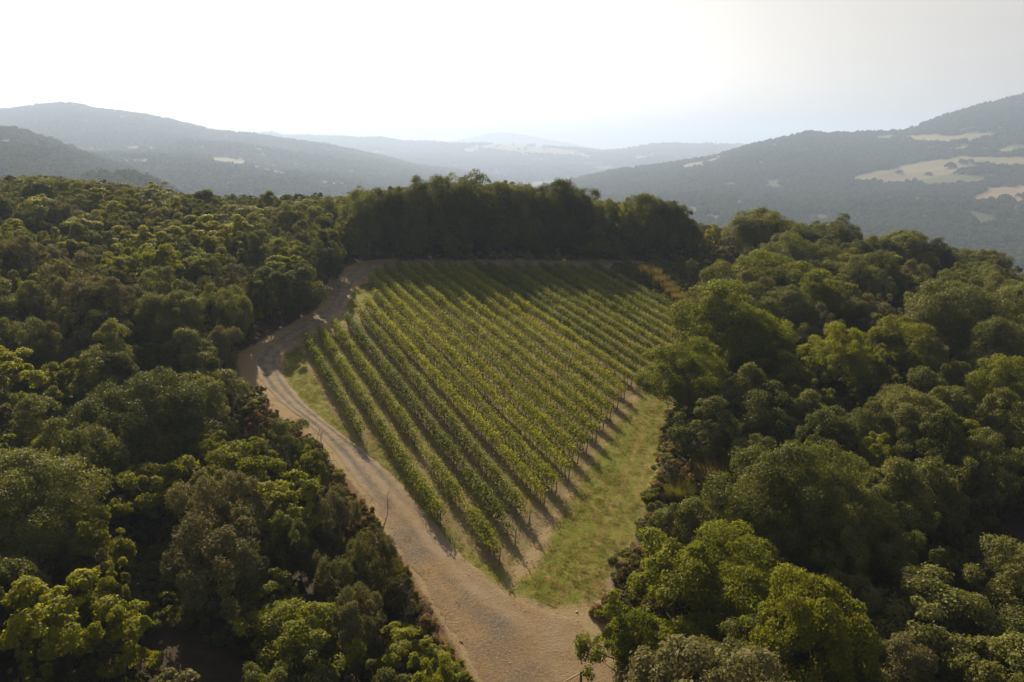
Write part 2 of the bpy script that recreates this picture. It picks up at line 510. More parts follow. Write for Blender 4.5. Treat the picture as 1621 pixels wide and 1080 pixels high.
def far_material():
    m, nt, out = new_mat('hill_cover')
    geo = N(nt, 'ShaderNodeNewGeometry'); pos = geo.outputs['Position']
    n1 = noise(nt, 0.012, 5, .65, pos); n2 = noise(nt, 0.09, 4, .7, pos)
    wood = mixc(nt, n2, (0.020, 0.026, 0.012), (0.065, 0.075, 0.030))
    wood = mixc(nt, ramp(nt, n1, .4, .65), wood, (0.050, 0.062, 0.022))
    field = mixc(nt, n1, (0.17, 0.145, 0.08), (0.27, 0.225, 0.14))
    field = mixc(nt, ramp(nt, n2, .5, .75, 0, .5), field, (0.17, 0.17, 0.07))
    red = mixc(nt, n1, (0.24, 0.16, 0.10), (0.32, 0.23, 0.15))
    green = mixc(nt, n2, (0.065, 0.082, 0.028), (0.11, 0.125, 0.042))
    col = mixc(nt, attr(nt, 'field'), wood, field)
    col = mixc(nt, attr(nt, 'plough'), col, red)
    col = mixc(nt, attr(nt, 'pasture'), col, green)
    p = N(nt, 'ShaderNodeBsdfPrincipled'); p.inputs['Roughness'].default_value = .95; p.inputs['Specular IOR Level'].default_value = .1
    nt.links.new(col, p.inputs['Base Color']); nt.links.new(p.outputs[0], out.inputs[0])
    return m
M['hill'] = far_material()
M['farleaf'] = leaf_mat('far_wood_leaves', (0.046, 0.055, 0.022), (0.098, 0.108, 0.040), (1.1, 1.15, 0.45), 0.25, 0.9, 0.0)

FIELDS = {
 'right': {
  'field': [[(1345, 283), (1370, 274), (1420, 266), (1450, 258), (1500, 252), (1521, 248), (1570, 250), (1640, 249), (1680, 255), (1640, 262), (1580, 262), (1530, 268), (1500, 276), (1460, 284), (1415, 291), (1370, 288)],
            [(1425, 217), (1470, 213), (1500, 216), (1560, 211), (1575, 214), (1540, 222), (1490, 226), (1450, 224)],
            [(1375, 218), (1400, 214), (1420, 216), (1400, 222)],
            [(1575, 238), (1600, 232), (1612, 235), (1600, 243), (1578, 243)], [(1080, 262), (1130, 251), (1150, 250), (1120, 260), (1085, 266)], [(1490, 234), (1530, 232), (1530, 236), (1495, 238)]],
  'plough': [[(1535, 318), (1560, 300), (1590, 294), (1640, 290), (1700, 300), (1700, 330), (1621, 322), (1580, 316)]],
  'pasture': [[(1450, 288), (1500, 276), (1545, 279), (1560, 287), (1520, 293), (1470, 294)]]},
 'left': {
  'field': [[(333, 250), (360, 250), (400, 257), (380, 264), (345, 262)], [(400, 262), (440, 271), (470, 276), (440, 278), (405, 270)], [(500, 287), (540, 289), (565, 297), (510, 293)], [(195, 232), (240, 234), (250, 238), (200, 237)]],
  'plough': [], 'pasture': []},
 'far': {'field': [[(740, 233), (800, 228), (860, 233), (920, 241), (930, 247), (880, 245), (800, 240)], [(1000, 250), (1030, 245), (1040, 248), (1010, 253)], [(735, 236), (750, 233), (755, 241), (740, 243)]], 'plough': [], 'pasture': []},
 'none': {'field': [], 'plough': [], 'pasture': []},
}

def hill(name, label, x0, x1, nx, curves, nseg, fields, amp, nscale, back):
    """curves: list of (knots px->py, knots px->distance), near to far; a back slope is added behind the crest"""
    xs = np.linspace(x0, x1, nx)
    C = []
    for kp, kd in curves:
        py = curve(kp)(xs); D = 1.35 * (curve(kd)(xs) if isinstance(kd, (list, tuple)) else np.full(nx, float(kd)))
        a, b, c = ray(xs, py)
        C.append(np.stack([a / b * D, D, CAMZ + c / b * D], 1))
    rows = []
    for i in range(len(C) - 1):
        for j in range(nseg):
            t = j / nseg
            rows.append(C[i] * (1 - t) + C[i + 1] * t)
    rows.append(C[-1])
    nvis = len(rows)
    for j in range(1, 9):
        t = j / 8
        q = C[-1].copy(); q[:, 0] *= 1 + back / q[:, 1] * t; q[:, 1] += back * t; q[:, 2] -= back * .32 * t ** 1.4
        rows.append(q)
    G = np.array(rows)
    # relief: spurs and gullies, faded out at the crest so that the skyline stays
    v = np.minimum(np.arange(len(rows)) / (nvis - 1), 1)[:, None]
    fade = 0.15 + 0.85 * np.sin(np.pi * np.clip(v, 0, 1)) ** .7
    G[..., 2] += (fbm(G[..., 0] / nscale, G[..., 1] / nscale, 5, 31) - .47) * amp * fade
    ny = len(rows)
    px, py, _ = project(G[..., 0].ravel(), G[..., 1].ravel(), G[..., 2].ravel())
    at = {}
    vis = np.repeat(np.arange(ny) < nvis, nx)
    for k in ('field', 'plough', 'pasture'):
        lev = .45 if fields == 'left' else .55
        a = np.zeros(len(px))
        for P in FIELDS[fields][k]:
            P = np.array(P, float)
            jx = (fbm(px / 14, py / 6, 3, 77) - .45) * 9; jy = (fbm(px / 14, py / 6, 3, 78) - .45) * 4
            a = np.maximum(a, np.where(vis & inside(px + jx, py + jy, P), lev, 0))
        at[k] = a
    q = (np.arange(ny - 1)[:, None] * nx + np.arange(nx - 1)[None, :])
    F = np.stack([q, q + 1, q + 1 + nx, q + nx], -1).reshape(-1, 4)
    me = mesh_np(name, G.reshape(-1, 3), F, M['hill'], at, True)
    tag(link(name, me), label, None, None, 'structure')
    return G, nvis, np.maximum(np.maximum(at['field'], at['plough']), at['pasture']).reshape(ny, nx)

HILLS = []
HILLS.append((hill('hill', 'wooded hillside with tan fields across the valley, rising to the right', 760, 1800, 420,
    [([(760, 420), (1000, 415), (1300, 440), (1600, 475), (1800, 480)], 720),
     ([(760, 335), (900, 318), (1100, 303), (1300, 302), (1450, 300), (1600, 290), (1800, 272)], 1500),
     ([(760, 320), (820, 305), (890, 288), (973, 271), (1040, 262), (1080, 256), (1130, 247), (1190, 229), (1223, 223), (1277, 210), (1313, 212), (1363, 210), (1433, 207), (1480, 188), (1547, 168), (1621, 150), (1800, 110)], [(760, 2200), (1100, 2500), (1800, 2700)])],
    110, 'right', 42, 420, 900), 10.5, 9.3))
HILLS.append((hill('hill', 'long blue-green wooded hill on the left skyline', -200, 900, 420,
    [([(-200, 300), (400, 325), (600, 345), (900, 360)], 1000),
     ([(-200, 232), (300, 240), (450, 264), (600, 287), (900, 318)], 2000),
     ([(-200, 186), (0, 175), (15, 176), (50, 169), (95, 164), (130, 167), (150, 172), (220, 181), (250, 186), (300, 198), (340, 208), (400, 213), (450, 222), (520, 231), (600, 247), (660, 262), (740, 271), (800, 285), (900, 308)], 3200)],
    90, 'left', 60, 520, 1000), 13.5, 11))
HILLS.append((hill('hill', 'dark wooded spur low on the left in front of the long hill', -200, 330, 200,
    [([(-200, 300), (330, 345)], 650), ([(-200, 172), (0, 205), (30, 209), (80, 224), (150, 250), (200, 267), (250, 286), (330, 318)], 1300)],
    90, 'none', 20, 160, 500), 9, 9))
HILLS.append((hill('hill', 'small wooded knoll just behind the left wood', 40, 330, 120,
    [([(40, 330), (330, 345)], 520), ([(40, 315), (110, 292), (150, 281), (180, 282), (200, 276), (230, 285), (260, 299), (290, 316), (330, 335)], 760)],
    60, 'none', 6, 60, 300), 7, 8))
HILLS.append((hill('hill', 'pale hazy ridge closing the valley in the middle', 200, 1500, 420,
    [([(200, 335), (1500, 335)], 2300), ([(200, 225), (380, 214), (410, 212), (430, 211), (450, 216), (490, 216), (540, 218), (575, 220), (600, 219), (640, 225), (690, 226), (720, 228), (760, 228), (830, 231), (900, 234), (950, 239), (985, 238), (1020, 231), (1060, 228), (1110, 228), (1170, 230), (1500, 245)], 6200)],
    90, 'far', 90, 800, 1800), 30, 19))
hill('mountain', 'faint pale mountain far behind the middle ridge', 640, 1040, 160,
    [([(640, 280), (1040, 280)], 7000), ([(640, 246), (690, 232), (715, 224), (745, 217), (770, 212), (790, 209), (812, 211), (840, 215), (870, 221), (900, 226), (945, 235), (1040, 250)], 9800)],
    40, 'none', 60, 2500, 1000)

# ------------------------------------------------------------------ vineyard rows
ROW_TOP = [(482, 524), (504, 514), (528, 506), (549, 497), (570, 487), (579, 470), (592, 459), (584, 431), (595.5, 424), (610, 416), (629, 413), (649, 413), (668, 412), (690, 412.5), (711, 412.5), (731.5, 413), (751, 413.5), (772, 414), (792, 414.5), (811, 415), (834, 415.5), (857, 415), (878, 415.5), (899, 416), (919, 416.5), (938, 415)]
ROW_END = [(571, 699), (697, 834), (790, 895), (815, 864), (837, 835), (861, 802), (879.5, 785.5), (900, 760), (914, 737), (928, 719), (943, 701), (954, 683), (965, 666), (977, 648), (987.6, 632.6), (998.7, 612), (1008, 600), (1019, 592), (1030, 580), (1040, 570), (1048, 560), (1056, 551), (1064, 541), (1072, 531), (1080, 521), (1086, 510)]
ROWDIR = np.array([-0.44134, 0.89734])

def leaf_quads(P, Nrm, L, Wd, r):
    """folded diamond leaves: centres P, normals Nrm, length L, width Wd"""
    n = len(P)
    Nrm = Nrm / (np.linalg.norm(Nrm, axis=1)[:, None] + 1e-9)
    A = np.cross(Nrm, r.normal(size=(n, 3))); A /= np.linalg.norm(A, axis=1)[:, None] + 1e-9
    B = np.cross(Nrm, A)
    L = np.broadcast_to(L, (n,))[:, None] * .5; Wd = np.broadcast_to(Wd, (n,))[:, None] * .5
    V = np.stack([P - A * L, P - B * Wd + Nrm * Wd * .35, P + A * L, P + B * Wd + Nrm * Wd * .35], 1)
    return V.reshape(-1, 3), np.arange(n * 4).reshape(n, 4)

tr_b = MB()
tr_b.tube([(0, 0, -.1), (.03, .02, .25), (-.02, .03, .5), (.03, -.01, .82)], [.045, .04, .034, .03], 6)
tr_b.tube([(.03, -.01, .8), (.05, .25, .93), (.04, .5, .97)], [.022, .018, .012], 4)
tr_b.tube([(.03, -.01, .8), (0, -.25, .92), (.02, -.48, .96)], [.022, .018, .012], 4)
trunk_me = tr_b.mesh('vine_trunk', M['bark'])
post_b = MB(); post_b.tube([(0, 0, -.3), (0.005, 0, .8), (0, 0.01, 1.78)], [.055, .052, .045], 6)
post_me = post_b.mesh('post', M['post'])
thin_b = MB(); thin_b.tube([(0, 0, -.3), (0, 0, 1.7)], [.03, .03], 6)
thin_me = thin_b.mesh('post', M['post'])

ORD = ['first', 'second', 'third', 'fourth', 'fifth', 'sixth', 'seventh', 'eighth', 'ninth', 'tenth', 'eleventh', 'twelfth', 'thirteenth', 'fourteenth', 'fifteenth', 'sixteenth', 'seventeenth', 'eighteenth', 'nineteenth', 'twentieth', 'twenty-first', 'twenty-second', 'twenty-third', 'twenty-fourth', 'twenty-fifth', 'twenty-sixth']
heading = math.atan2(-ROWDIR[0], ROWDIR[1])
for k in range(26):
    r = np.random.default_rng(100 + k)
    a = np.array(on_plane(*ROW_TOP[k], lift=1.75)); b = np.array(on_plane(*ROW_END[k]))
    d = a - b; Lr = np.hypot(*d); d /= Lr
    nrm = np.array([d[1], -d[0]])
    base = empty('vine_row', (b[0], b[1], float(H(b[0], b[1]))))
    if k == 0:
        lab = 'short outermost row of vines along the grass verge by the gravel track bend'
    elif k == 1:
        lab = 'second vine row from the gravel track, ending at a post beside the track'
    elif k == 2:
        lab = 'third vine row from the gravel track, with bare gaps, reaching closest to the apron'
    elif k == 25:
        lab = 'last vine row beside the tan reeds, farthest from the gravel track bend'
    elif k < 16:
        lab = '%s vine row counted from the short row on the gravel track side' % ORD[k]
    else:
        lab = '%s vine row counted back from the tan reeds at the far side' % ORD[25 - k]
    tag(base, lab, 'vine row', 'rows of vines on the slope')
    org = np.array(base.location)
    # vines along the row, with weak ones and gaps
    sv = np.arange(.7, Lr - .2, 1.0) + r.normal(size=len(np.arange(.7, Lr - .2, 1.0))) * .09
    vig = np.clip(.74 + .8 * (fbm(sv / 4.0, np.full(len(sv), k * 3.7), 2, 41) - .4) + r.normal(size=len(sv)) * .17, .28, 1.2)
    vig[r.random(len(sv)) < .035] *= .45
    if k == 2:
        bx = b[0] + d[0] * sv; by = b[1] + d[1] * sv
        qx, qy, _ = project(bx, by, H(bx, by))
        gap = ((qy > 712) & (qy < 742)) | ((qy > 800) & (qy < 828))
        vig[gap] *= .25
    if k == 3: vig[sv < 3.0] *= .3
    if k == 4: vig[sv < 2.2] *= .3
    cnt = (vig * 340).astype(int)
    idx = np.repeat(np.arange(len(sv)), cnt)
    n = len(idx)
    vg = vig[idx]
    al = sv[idx] + r.normal(size=n) * (.42 + .05 * vg)
    hgt = np.clip(1.44 + .34 * (vg - .75) + r.normal(size=n) * .32, .5, 2.3)
    wide = .17 + .18 * np.sin(np.clip((hgt - .7) / 1.4, 0, 1) * np.pi)
    ac = r.normal(size=n) * wide * (.75 + .4 * vg)
    # some low suckers and long shoots
    lo = r.random(n) < .05; hgt[lo] = r.uniform(.12, .8, lo.sum())
    hi = r.random(n) < .05; hgt[hi] += r.uniform(.1, .4, hi.sum()); ac[hi] *= 1.6
    X = b[0] + d[0] * al + nrm[0] * ac; Y = b[1] + d[1] * al + nrm[1] * ac
    Z = H(b[0] + d[0] * sv, b[1] + d[1] * sv)[idx] + hgt
    P = np.stack([X, Y, Z], 1)
    out = np.stack([nrm[0] * ac * 2.5, nrm[1] * ac * 2.5, (hgt - 1.05) * 1.2], 1)
    Nn = out + r.normal(size=(n, 3)) * .6 + np.array([0, 0, .35])
    sz = r.uniform(.13, .23, n)
    V, F = leaf_quads(P - org, Nn, sz, sz * .85, r)
    tint = np.clip(.02 + .14 * np.clip((hgt - 1.1) / .7, 0, 1.3) + .30 * r.random(n) + .18 * (r.random(len(sv))[idx] - .3) + np.where(r.random(n) < .04, .6, 0) + .15 * (hgt < .8), 0, 1.4)
    fo = link('foliage', mesh_np('foliage', V, F, M['vine'], {'tint': np.repeat(tint, 4)}), base)
    for q in np.where(vig > .28)[0]:
        x, y = b + d * sv[q]
        t = link('vine_trunk', trunk_me, base)
        t.location = (x - org[0], y - org[1], float(H(x, y)) - org[2])
        t.rotation_euler = (r.normal() * .05, r.normal() * .05, heading + r.normal() * .12)
        t.scale = (1, 1, r.uniform(.9, 1.12))
    for q, s in enumerate(list(np.arange(0, Lr - 2, 6.0)) + [Lr]):
        x, y = b + d * s
        endp = s == 0 or s == Lr
        p = link('post', post_me if endp else thin_me, base)
        p.location = (x - org[0], y - org[1], float(H(x, y)) - org[2])
        lean = .16 if s == 0 else (-.12 if s == Lr else 0)
        p.rotation_euler = (lean * d[1] * .9 + r.normal() * .02, -lean * d[0] + r.normal() * .02, 0)
    wb = MB()
    for hz in (.95, 1.45):
        ss = np.linspace(0, Lr, max(int(Lr / 4), 3))
        x = b[0] + d[0] * ss; y = b[1] + d[1] * ss
        wb.tube(np.stack([x, y, H(x, y) + hz], 1) - org, .006, 4)
    link('trellis_wire', wb.mesh('trellis_wire', M['post']), base)

# ------------------------------------------------------------------ trees
def unit(r, n):
    v = r.normal(size=(n, 3)); return v / np.linalg.norm(v, axis=1)[:, None]

def make_tree(kind, seed, w, h, n_lobe, sub, per, leaf):
    """returns (crown mesh, trunk mesh) for a plant w wide and h tall, base at the origin"""
    r = np.random.default_rng(seed)
    a = w / 2
    flat = 1.0
    if kind == 'holm':   z0, z1, lob, sq = .10 * h, h, .27, .9
    elif kind == 'oak':  z0, z1, lob, sq = .16 * h, h, .24, .75
    elif kind == 'yel':  z0, z1, lob, sq = .20 * h, h, .25, .55
    elif kind == 'silver': z0, z1, lob, sq = .08 * h, h, .25, 1.05
    elif kind == 'juniper': z0, z1, lob, sq = .04 * h, h, .20, 1.9
    elif kind == 'bush': z0, z1, lob, sq = 0.0, h, .32, .8
    zc = (z0 + z1) / 2 - (.06 * h); c = (z1 - zc)
    D = unit(r, n_lobe * 3)
    D = D[D[:, 2] > -.75][:n_lobe]
    n_lobe = len(D)
    ph = r.uniform(0, 6.28, 6)
    th = np.arctan2(D[:, 1], D[:, 0])
    bump = .12 * np.sin(2 * th + ph[0]) + .12 * np.sin(3 * th + ph[1]) + .10 * np.sin(5 * th + ph[2] + 4 * D[:, 2]) + .10 * np.sin(4 * D[:, 2] + ph[3] + th)
    rad = (.74 + bump) * np.where(r.random(n_lobe) < .22, r.uniform(.35, .8, n_lobe), r.uniform(.78, 1.16, n_lobe))
    if kind == 'juniper': rad *= np.where(D[:, 2] > .4, r.uniform(.7, 1.1, n_lobe), 1)
    Cn = np.stack([D[:, 0] * a, D[:, 1] * a, D[:, 2] * np.where(D[:, 2] > 0, c, (zc - z0))], 1) * rad[:, None]
    Cn[:, 2] += zc
    lr = lob * a * r.uniform(.5, 1.4, n_lobe)
    # sub lobes on the outward half of every lobe
    so = unit(r, n_lobe * sub).reshape(n_lobe, sub, 3)
    o = np.stack([D[:, 0], D[:, 1], D[:, 2] + .35], 1); o /= np.linalg.norm(o, axis=1)[:, None]
    so = so + o[:, None, :] * .75; so /= np.linalg.norm(so, axis=2)[..., None]
    so[..., 2] *= sq
    Sc = (Cn[:, None, :] + so * lr[:, None, None] * .75).reshape(-1, 3)
    sr = (np.repeat(lr, sub) * r.uniform(.38, .68, n_lobe * sub))
    lt = np.repeat(r.random(n_lobe), sub) * .5 + r.random(n_lobe * sub) * .5
    cnt = np.maximum((per * (sr / sr.mean()) ** 2).astype(int), 6)
    idx = np.repeat(np.arange(len(Sc)), cnt); n = len(idx)
    oc = Sc - np.array([0, 0, zc]); oc /= np.linalg.norm(oc, axis=1)[:, None] + 1e-6
    d = unit(r, n) + oc[idx] * .55 + np.array([0, 0, .25]); d /= np.linalg.norm(d, axis=1)[:, None]
    P = Sc[idx] + d * np.array([1, 1, sq]) * (sr[idx] * np.clip(r.normal(.92, .16, n), .3, 1.35))[:, None]
    P[:, 2] = np.maximum(P[:, 2], .04)
    Nn = d + r.normal(size=(n, 3)) * (.55 if kind != 'yel' else .4) + (np.array([0, 0, .5]) if kind == 'yel' else 0)
    sz = leaf * r.uniform(.65, 1.35, n)
    V, F = leaf_quads(P, Nn, sz, sz * (.55 if kind != 'juniper' else .32), r)
    tint = np.clip(.65 * lt[idx] + .4 * r.random(n), 0, 1)
    crown = mesh_np('crown', V, F, None, {'tint': np.repeat(tint, 4)})
    mb = MB()
    tr = .024 * h if kind != 'bush' else .02 * h
    if kind in ('juniper', 'silver', 'bush'):
        stems = 4
    elif kind == 'holm': stems = 2
    else: stems = 1
    top = []
    for q in range(stems):
        an = r.uniform(0, 6.28); sp = 0 if stems == 1 else .10 * w
        f = np.array([[math.cos(an) * sp * .25, math.sin(an) * sp * .25, -.5], [math.cos(an) * sp * .5, math.sin(an) * sp * .5, h * .14], [math.cos(an) * sp + r.normal() * .1, math.sin(an) * sp + r.normal() * .1, h * .32], [math.cos(an) * sp * 1.4 + r.normal() * .2, math.sin(an) * sp * 1.4 + r.normal() * .2, h * .62]])
        mb.tube(f, np.array([1.15, 1, .75, .3]) * tr / stems ** .5, 6)
        top.append(f)
    pick = r.permutation(n_lobe)[:min(n_lobe, 16)]
    for q in pick:
        f = top[r.integers(stems)]
        s0 = f[1] * (1 - .5) + f[2] * .5 if Cn[q, 2] < zc else f[2] * .6 + f[3] * .4
        mid = (s0 + Cn[q]) / 2 + np.array([0, 0, -.06 * h * r.random()]) + r.normal(size=3) * .05 * w
        mb.tube([s0, mid, Cn[q]], np.array([.42, .26, .1]) * tr, 4)
    return crown, mb.mesh('trunk', M['bark'])

KINDS = {}
def lib(key, kind, mat, n, w, h, lobes, sub, per, leaf):
    L = []
    for i in range(n):
        rr = np.random.default_rng(hash_key(key) + i)
        cm, tm = make_tree(kind, hash_key(key) * 7 + i, w * rr.uniform(.93, 1.07), h, lobes, sub, per, leaf)
        cm.materials.append(M[mat])
        L.append((cm, tm))
    KINDS[key] = (L, w, h)
def hash_key(k): return sum(ord(c) * (i + 3) for i, c in enumerate(k))

#    key            form      leaves   n  width  height lobes sub per leaf
lib('holm_s', 'holm', 'holm', 4, 4.0, 5.0, 24, 6, 66, .175)
lib('holm_m', 'holm', 'holm', 7, 6.6, 7.5, 46, 7, 76, .19)
lib('holm_l', 'holm', 'holm', 5, 10.5, 10.5, 90, 8, 92, .205)
lib('oak_s', 'oak', 'oak', 3, 4.0, 5.5, 22, 6, 56, .205)
lib('oak_m', 'oak', 'oak', 4, 6.8, 8.0, 42, 7, 64, .225)
lib('oak_l', 'oak', 'oak', 4, 11.0, 11.0, 84, 8, 78, .235)
lib('loak_m', 'oak', 'loak', 3, 6.8, 8.0, 42, 7, 64, .215)
lib('loak_l', 'oak', 'loak', 3, 11.0, 11.0, 84, 8, 78, .22)
lib('yel_s', 'yel', 'yel', 4, 3.6, 5.0, 20, 6, 60, .19)
lib('yel_m', 'yel', 'yel', 3, 5.6, 6.5, 34, 6, 66, .20)
lib('silver_s', 'silver', 'silver', 2, 3.4, 4.6, 20, 6, 60, .165)
lib('silver_m', 'silver', 'silver', 3, 6.2, 7.0, 42, 7, 76, .175)
lib('juniper_s', 'juniper', 'juniper', 2, 3.4, 4.8, 26, 6, 64, .18)
lib('juniper_m', 'juniper', 'juniper', 2, 5.5, 6.5, 42, 6, 70, .19)

NAMES = {'holm': 'evergreen_tree', 'oak': 'oak_tree', 'loak': 'oak_tree', 'yel': 'leafy_tree', 'silver': 'silvery_tree', 'juniper': 'juniper_tree'}

def size_key(kind, w, h):
    w = .55 * w + .45 * h
    if kind in ('holm', 'oak'):
        return kind + ('_s' if w < 5.4 else '_m' if w < 8.8 else '_l')
    if kind == 'loak':
        return 'loak_m' if w < 8.6 else 'loak_l'
    return kind + ('_s' if w < 4.6 else '_m')

TREES = []        # dicts: x y w h kind fixed label

def find_top(px, py, h):
    """where on the ground a plant of height h stands whose top is seen at (px, py)"""
    a, b, c = ray(px, py)
    t = np.linspace(25, 420, 3000)
    x, y, z = a * t, b * t, CAMZ + c * t
    e = z - (H(x, y) + h)
    k = np.where(e < 0)[0]
    if len(k) == 0:
        k = [int(np.argmin(e))]
    return float(x[k[0]]), float(y[k[0]])

def find_base(px, py):
    x, y = find_top(px, py, 0.0)
    return x, y

def plant(kind, px, top, wpx, h=None, base=None, label=None, hmin=0):
    if base is None:
        x, y = find_top(px, top, h)
    else:
        x, y = find_base(px, base)
        z0 = float(H(x, y))
        a, b, c = ray(px, top)
        h = CAMZ + c / b * y - z0
    d = y * math.cos(PITCH) - (float(H(x, y)) + h * .6 - CAMZ) * math.sin(PITCH)
    TREES.append(dict(x=x, y=y, w=wpx / FPX * d, h=h, kind=kind, fixed=True, label=label))

# trees that can be told apart in the picture -------------------------------------------------
# dark grove behind the vineyard
for px, top, w, base, lab in [
    (578, 300, 62, 406, 'dark green tree at the grove end above the track bend, lit on its crown edge'),
    (622, 292, 62, 404, 'dark rounded evergreen at the left shoulder of the tall grove'),
    (655, 287, 66, 406, None), (690, 284, 70, 405, None), (725, 281, 66, 405, None),
    (757, 277, 80, 404, 'tallest domed evergreen in the middle of the dark grove'),
    (800, 283, 70, 406, None), (790, 330, 50, 408, None), (845, 292, 60, 405, None),
    (878, 289, 66, 406, None), (902, 293, 66, 405, None), (930, 305, 50, 408, None), (660, 330, 46, 408, None), (725, 335, 46, 408, None), (860, 335, 44, 408, None)]:
    plant('holm', px, top + 3, w * 1.3, None, base, lab)
for px, top, w, base, lab in [
    (962, 312, 46, 404, 'sunlit olive green tree in the notch between grove and dark clump'),
    (985, 316, 40, 405, None)]:
    plant('oak', px, top, w, None, base, lab)
for px, top, w, base, lab in [
    (1022, 311, 62, 410, 'dark twin-topped evergreen standing apart on the grove side of the sandy bend'),
    (1058, 316, 60, 409, None), (1086, 340, 38, 408, None), (975, 345, 50, 411, None), (945, 350, 44, 412, None)]:
    plant('holm', px, top + 2, w * 1.2, None, base, lab)
for kind, px, top, w, base, lab in [
    ('holm', 474, 408, 74, 500, 'tall dark evergreen standing right at the upper track edge'),
    ('holm', 512, 372, 66, 456, None), ('holm', 432, 424, 72, 513, None), ('yel', 416, 440, 44, 521, 'vivid yellow-green crown among dark trees left of the upper track')]:
    plant(kind, px, top, w, None, base, lab)
# right hand wood: kind, x, top, height or base, width
for kind, px, top, h, w, lab in [
    ('yel', 1131, 349, 8.0, 30, 'thin yellow-green tree with visible trunk beside the sandy track end'),
    ('holm', 1208, 332, 11, 96, 'large dark evergreen crown on the skyline right of the sandy track end'),
    ('holm', 1262, 352, 9.5, 80, None), ('holm', 1318, 345, 10, 78, 'evergreen with olive lit top on the skyline of the right wood'),
    ('holm', 1385, 374, 9, 50, None), ('holm', 1440, 365, 10.5, 96, 'broad dark evergreen on the skyline, in front of the hazy hillside fields'),
    ('holm', 1492, 377, 9.5, 76, None), ('holm', 1556, 388, 10, 92, 'last tall evergreen crown on the right wood skyline'),
    ('loak', 1230, 402, 10.5, 130, 'broad light green oak crown behind the big oak at the field corner'),
    ('holm', 1305, 388, 9.5, 84, None), ('oak', 1350, 394, 10, 92, None), ('silver', 1440, 415, 8.5, 60, 'pale grey-green tree below the skyline of the right wood'),
    ('loak', 1152, 452, 13.5, 170, 'big light green oak spreading over the far corner of the vine rows'),
    ('loak', 1080, 540, 9.5, 120, 'loose light green oak overhanging the ends of the vine rows'),
    ('loak', 1190, 500, 11, 120, None),
    ('holm', 1245, 455, 10, 88, None), ('silver', 1378, 462, 8.5, 74, 'pale knobbly grey-green tree in the dark middle of the right wood'),
    ('holm', 1512, 448, 13, 170, 'huge domed olive-grey evergreen high in the right wood'),
    ('holm', 1585, 432, 10, 84, None), ('oak', 1435, 500, 10.5, 110, None), ('loak', 1330, 520, 9.5, 104, None),
    ('silver', 1286, 534, 8, 54, None), ('loak', 1600, 570, 10, 120, 'bright green oak cut by the edge of the picture above the bare patch'),
    ('holm', 1120, 640, 7.5, 96, 'dark evergreen bush-tree at the meadow edge under the big oak'), ('holm', 1280, 618, 8.5, 96, None), ('holm', 1440, 618, 9, 130, None),
    ('holm', 1372, 640, 8, 86, None), ('holm', 1210, 610, 9, 110, None), ('holm', 1195, 690, 6.5, 90, None),
    ('holm', 1240, 716, 11, 190, 'very large olive green evergreen dome filling the lower right wood'),
    ('holm', 1345, 745, 10.5, 150, None), ('holm', 1420, 728, 9.5, 130, None), ('holm', 1500, 718, 9, 120, None), ('holm', 1570, 690, 8.5, 110, None),
    ('holm', 1420, 830, 8, 100, None),
    ('loak', 1075, 862, 8.5, 170, 'airy light green oak at the bottom beside the wooden gate'),
    ('loak', 1180, 858, 9, 190, 'broad airy oak with golden tips at the bottom right of the gate'),
    ('loak', 1000, 962, 7.5, 125, 'slender young oak overhanging the apron by the gate'),
    ('holm', 1500, 925, 8, 200, 'wide olive evergreen crown near the lower right corner'), ('holm', 1590, 985, 6.5, 130, None), ('silver', 1420, 1000, 6.5, 130, None), ('silver', 1345, 905, 6.5, 90, None),
    # left wood
    ('silver', 342, 742, 9, 128, 'large pale silvery tree standing out in the lower left wood'),
    ('silver', 160, 885, 6.5, 70, None), ('yel', 155, 640, 5.5, 62, None), ('yel', 140, 880, 7, 80, 'small yellow-green tree with bare twisted trunk near the dark clearing'),
    ('yel', 30, 1030, 5.5, 60, 'bright yellow-green young tree in the lower left corner'),
    ('yel', 488, 698, 6.5, 58, 'yellow-topped tree beside a bare dead stem at the track edge'),
    ('holm', 298, 520, 9, 112, None), ('holm', 270, 462, 9, 110, 'broad rounded grey-green crown in the middle of the left wood'),
    ('juniper', 588, 842, 6.5, 100, 'dark juniper with upright sprays crowding the track edge'),
    ('juniper', 540, 870, 6.5, 110, None), ('juniper', 640, 905, 5.0, 60, None), ('holm', 450, 668, 6.5, 76, None), ('juniper', 420, 672, 5.5, 56, None),
    ('silver', 560, 935, 7, 90, None), ('loak', 470, 955, 6.5, 170, 'spreading olive green crown at the bottom edge left of the track'),
    ('yel', 640, 1000, 5.0, 110, None), ('yel', 700, 1040, 3.6, 80, 'low yellow-green crown at the bottom edge touching the track bank'),
     ('oak', 512, 352, 9.5, 60, None),
    ('holm', 360, 445, 9, 70, None), ('holm', 395, 360, 9, 60, None), ('holm', 322, 296, 8, 46, 'dark round crown breaking the skyline of the left wood'), ('holm', 425, 302, 8, 42, None),
    ('yel', 250, 283, 6.5, 50, 'dark green flat-topped crown on the left skyline near the knoll')]:
    plant(kind, px, top, w, h, None, lab)

GAPS = [W([(930, 965), (1000, 870), (1022, 800), (1045, 730), (1062, 650), (1100, 655), (1128, 720), (1150, 830), (1100, 870), (1040, 900), (1000, 960)]), W([(1535, 900), (1630, 830), (1640, 985), (1560, 1000)]), W([(235, 1020), (300, 985), (365, 1000), (365, 1090), (240, 1090)]),
        W([(1520, 700), (1560, 690), (1570, 720), (1530, 735)]), HEDGEBANK,
        W([(1085, 400), (1105, 384), (1150, 388), (1195, 410), (1190, 470), (1140, 500), (1100, 500), (1100, 440)])]

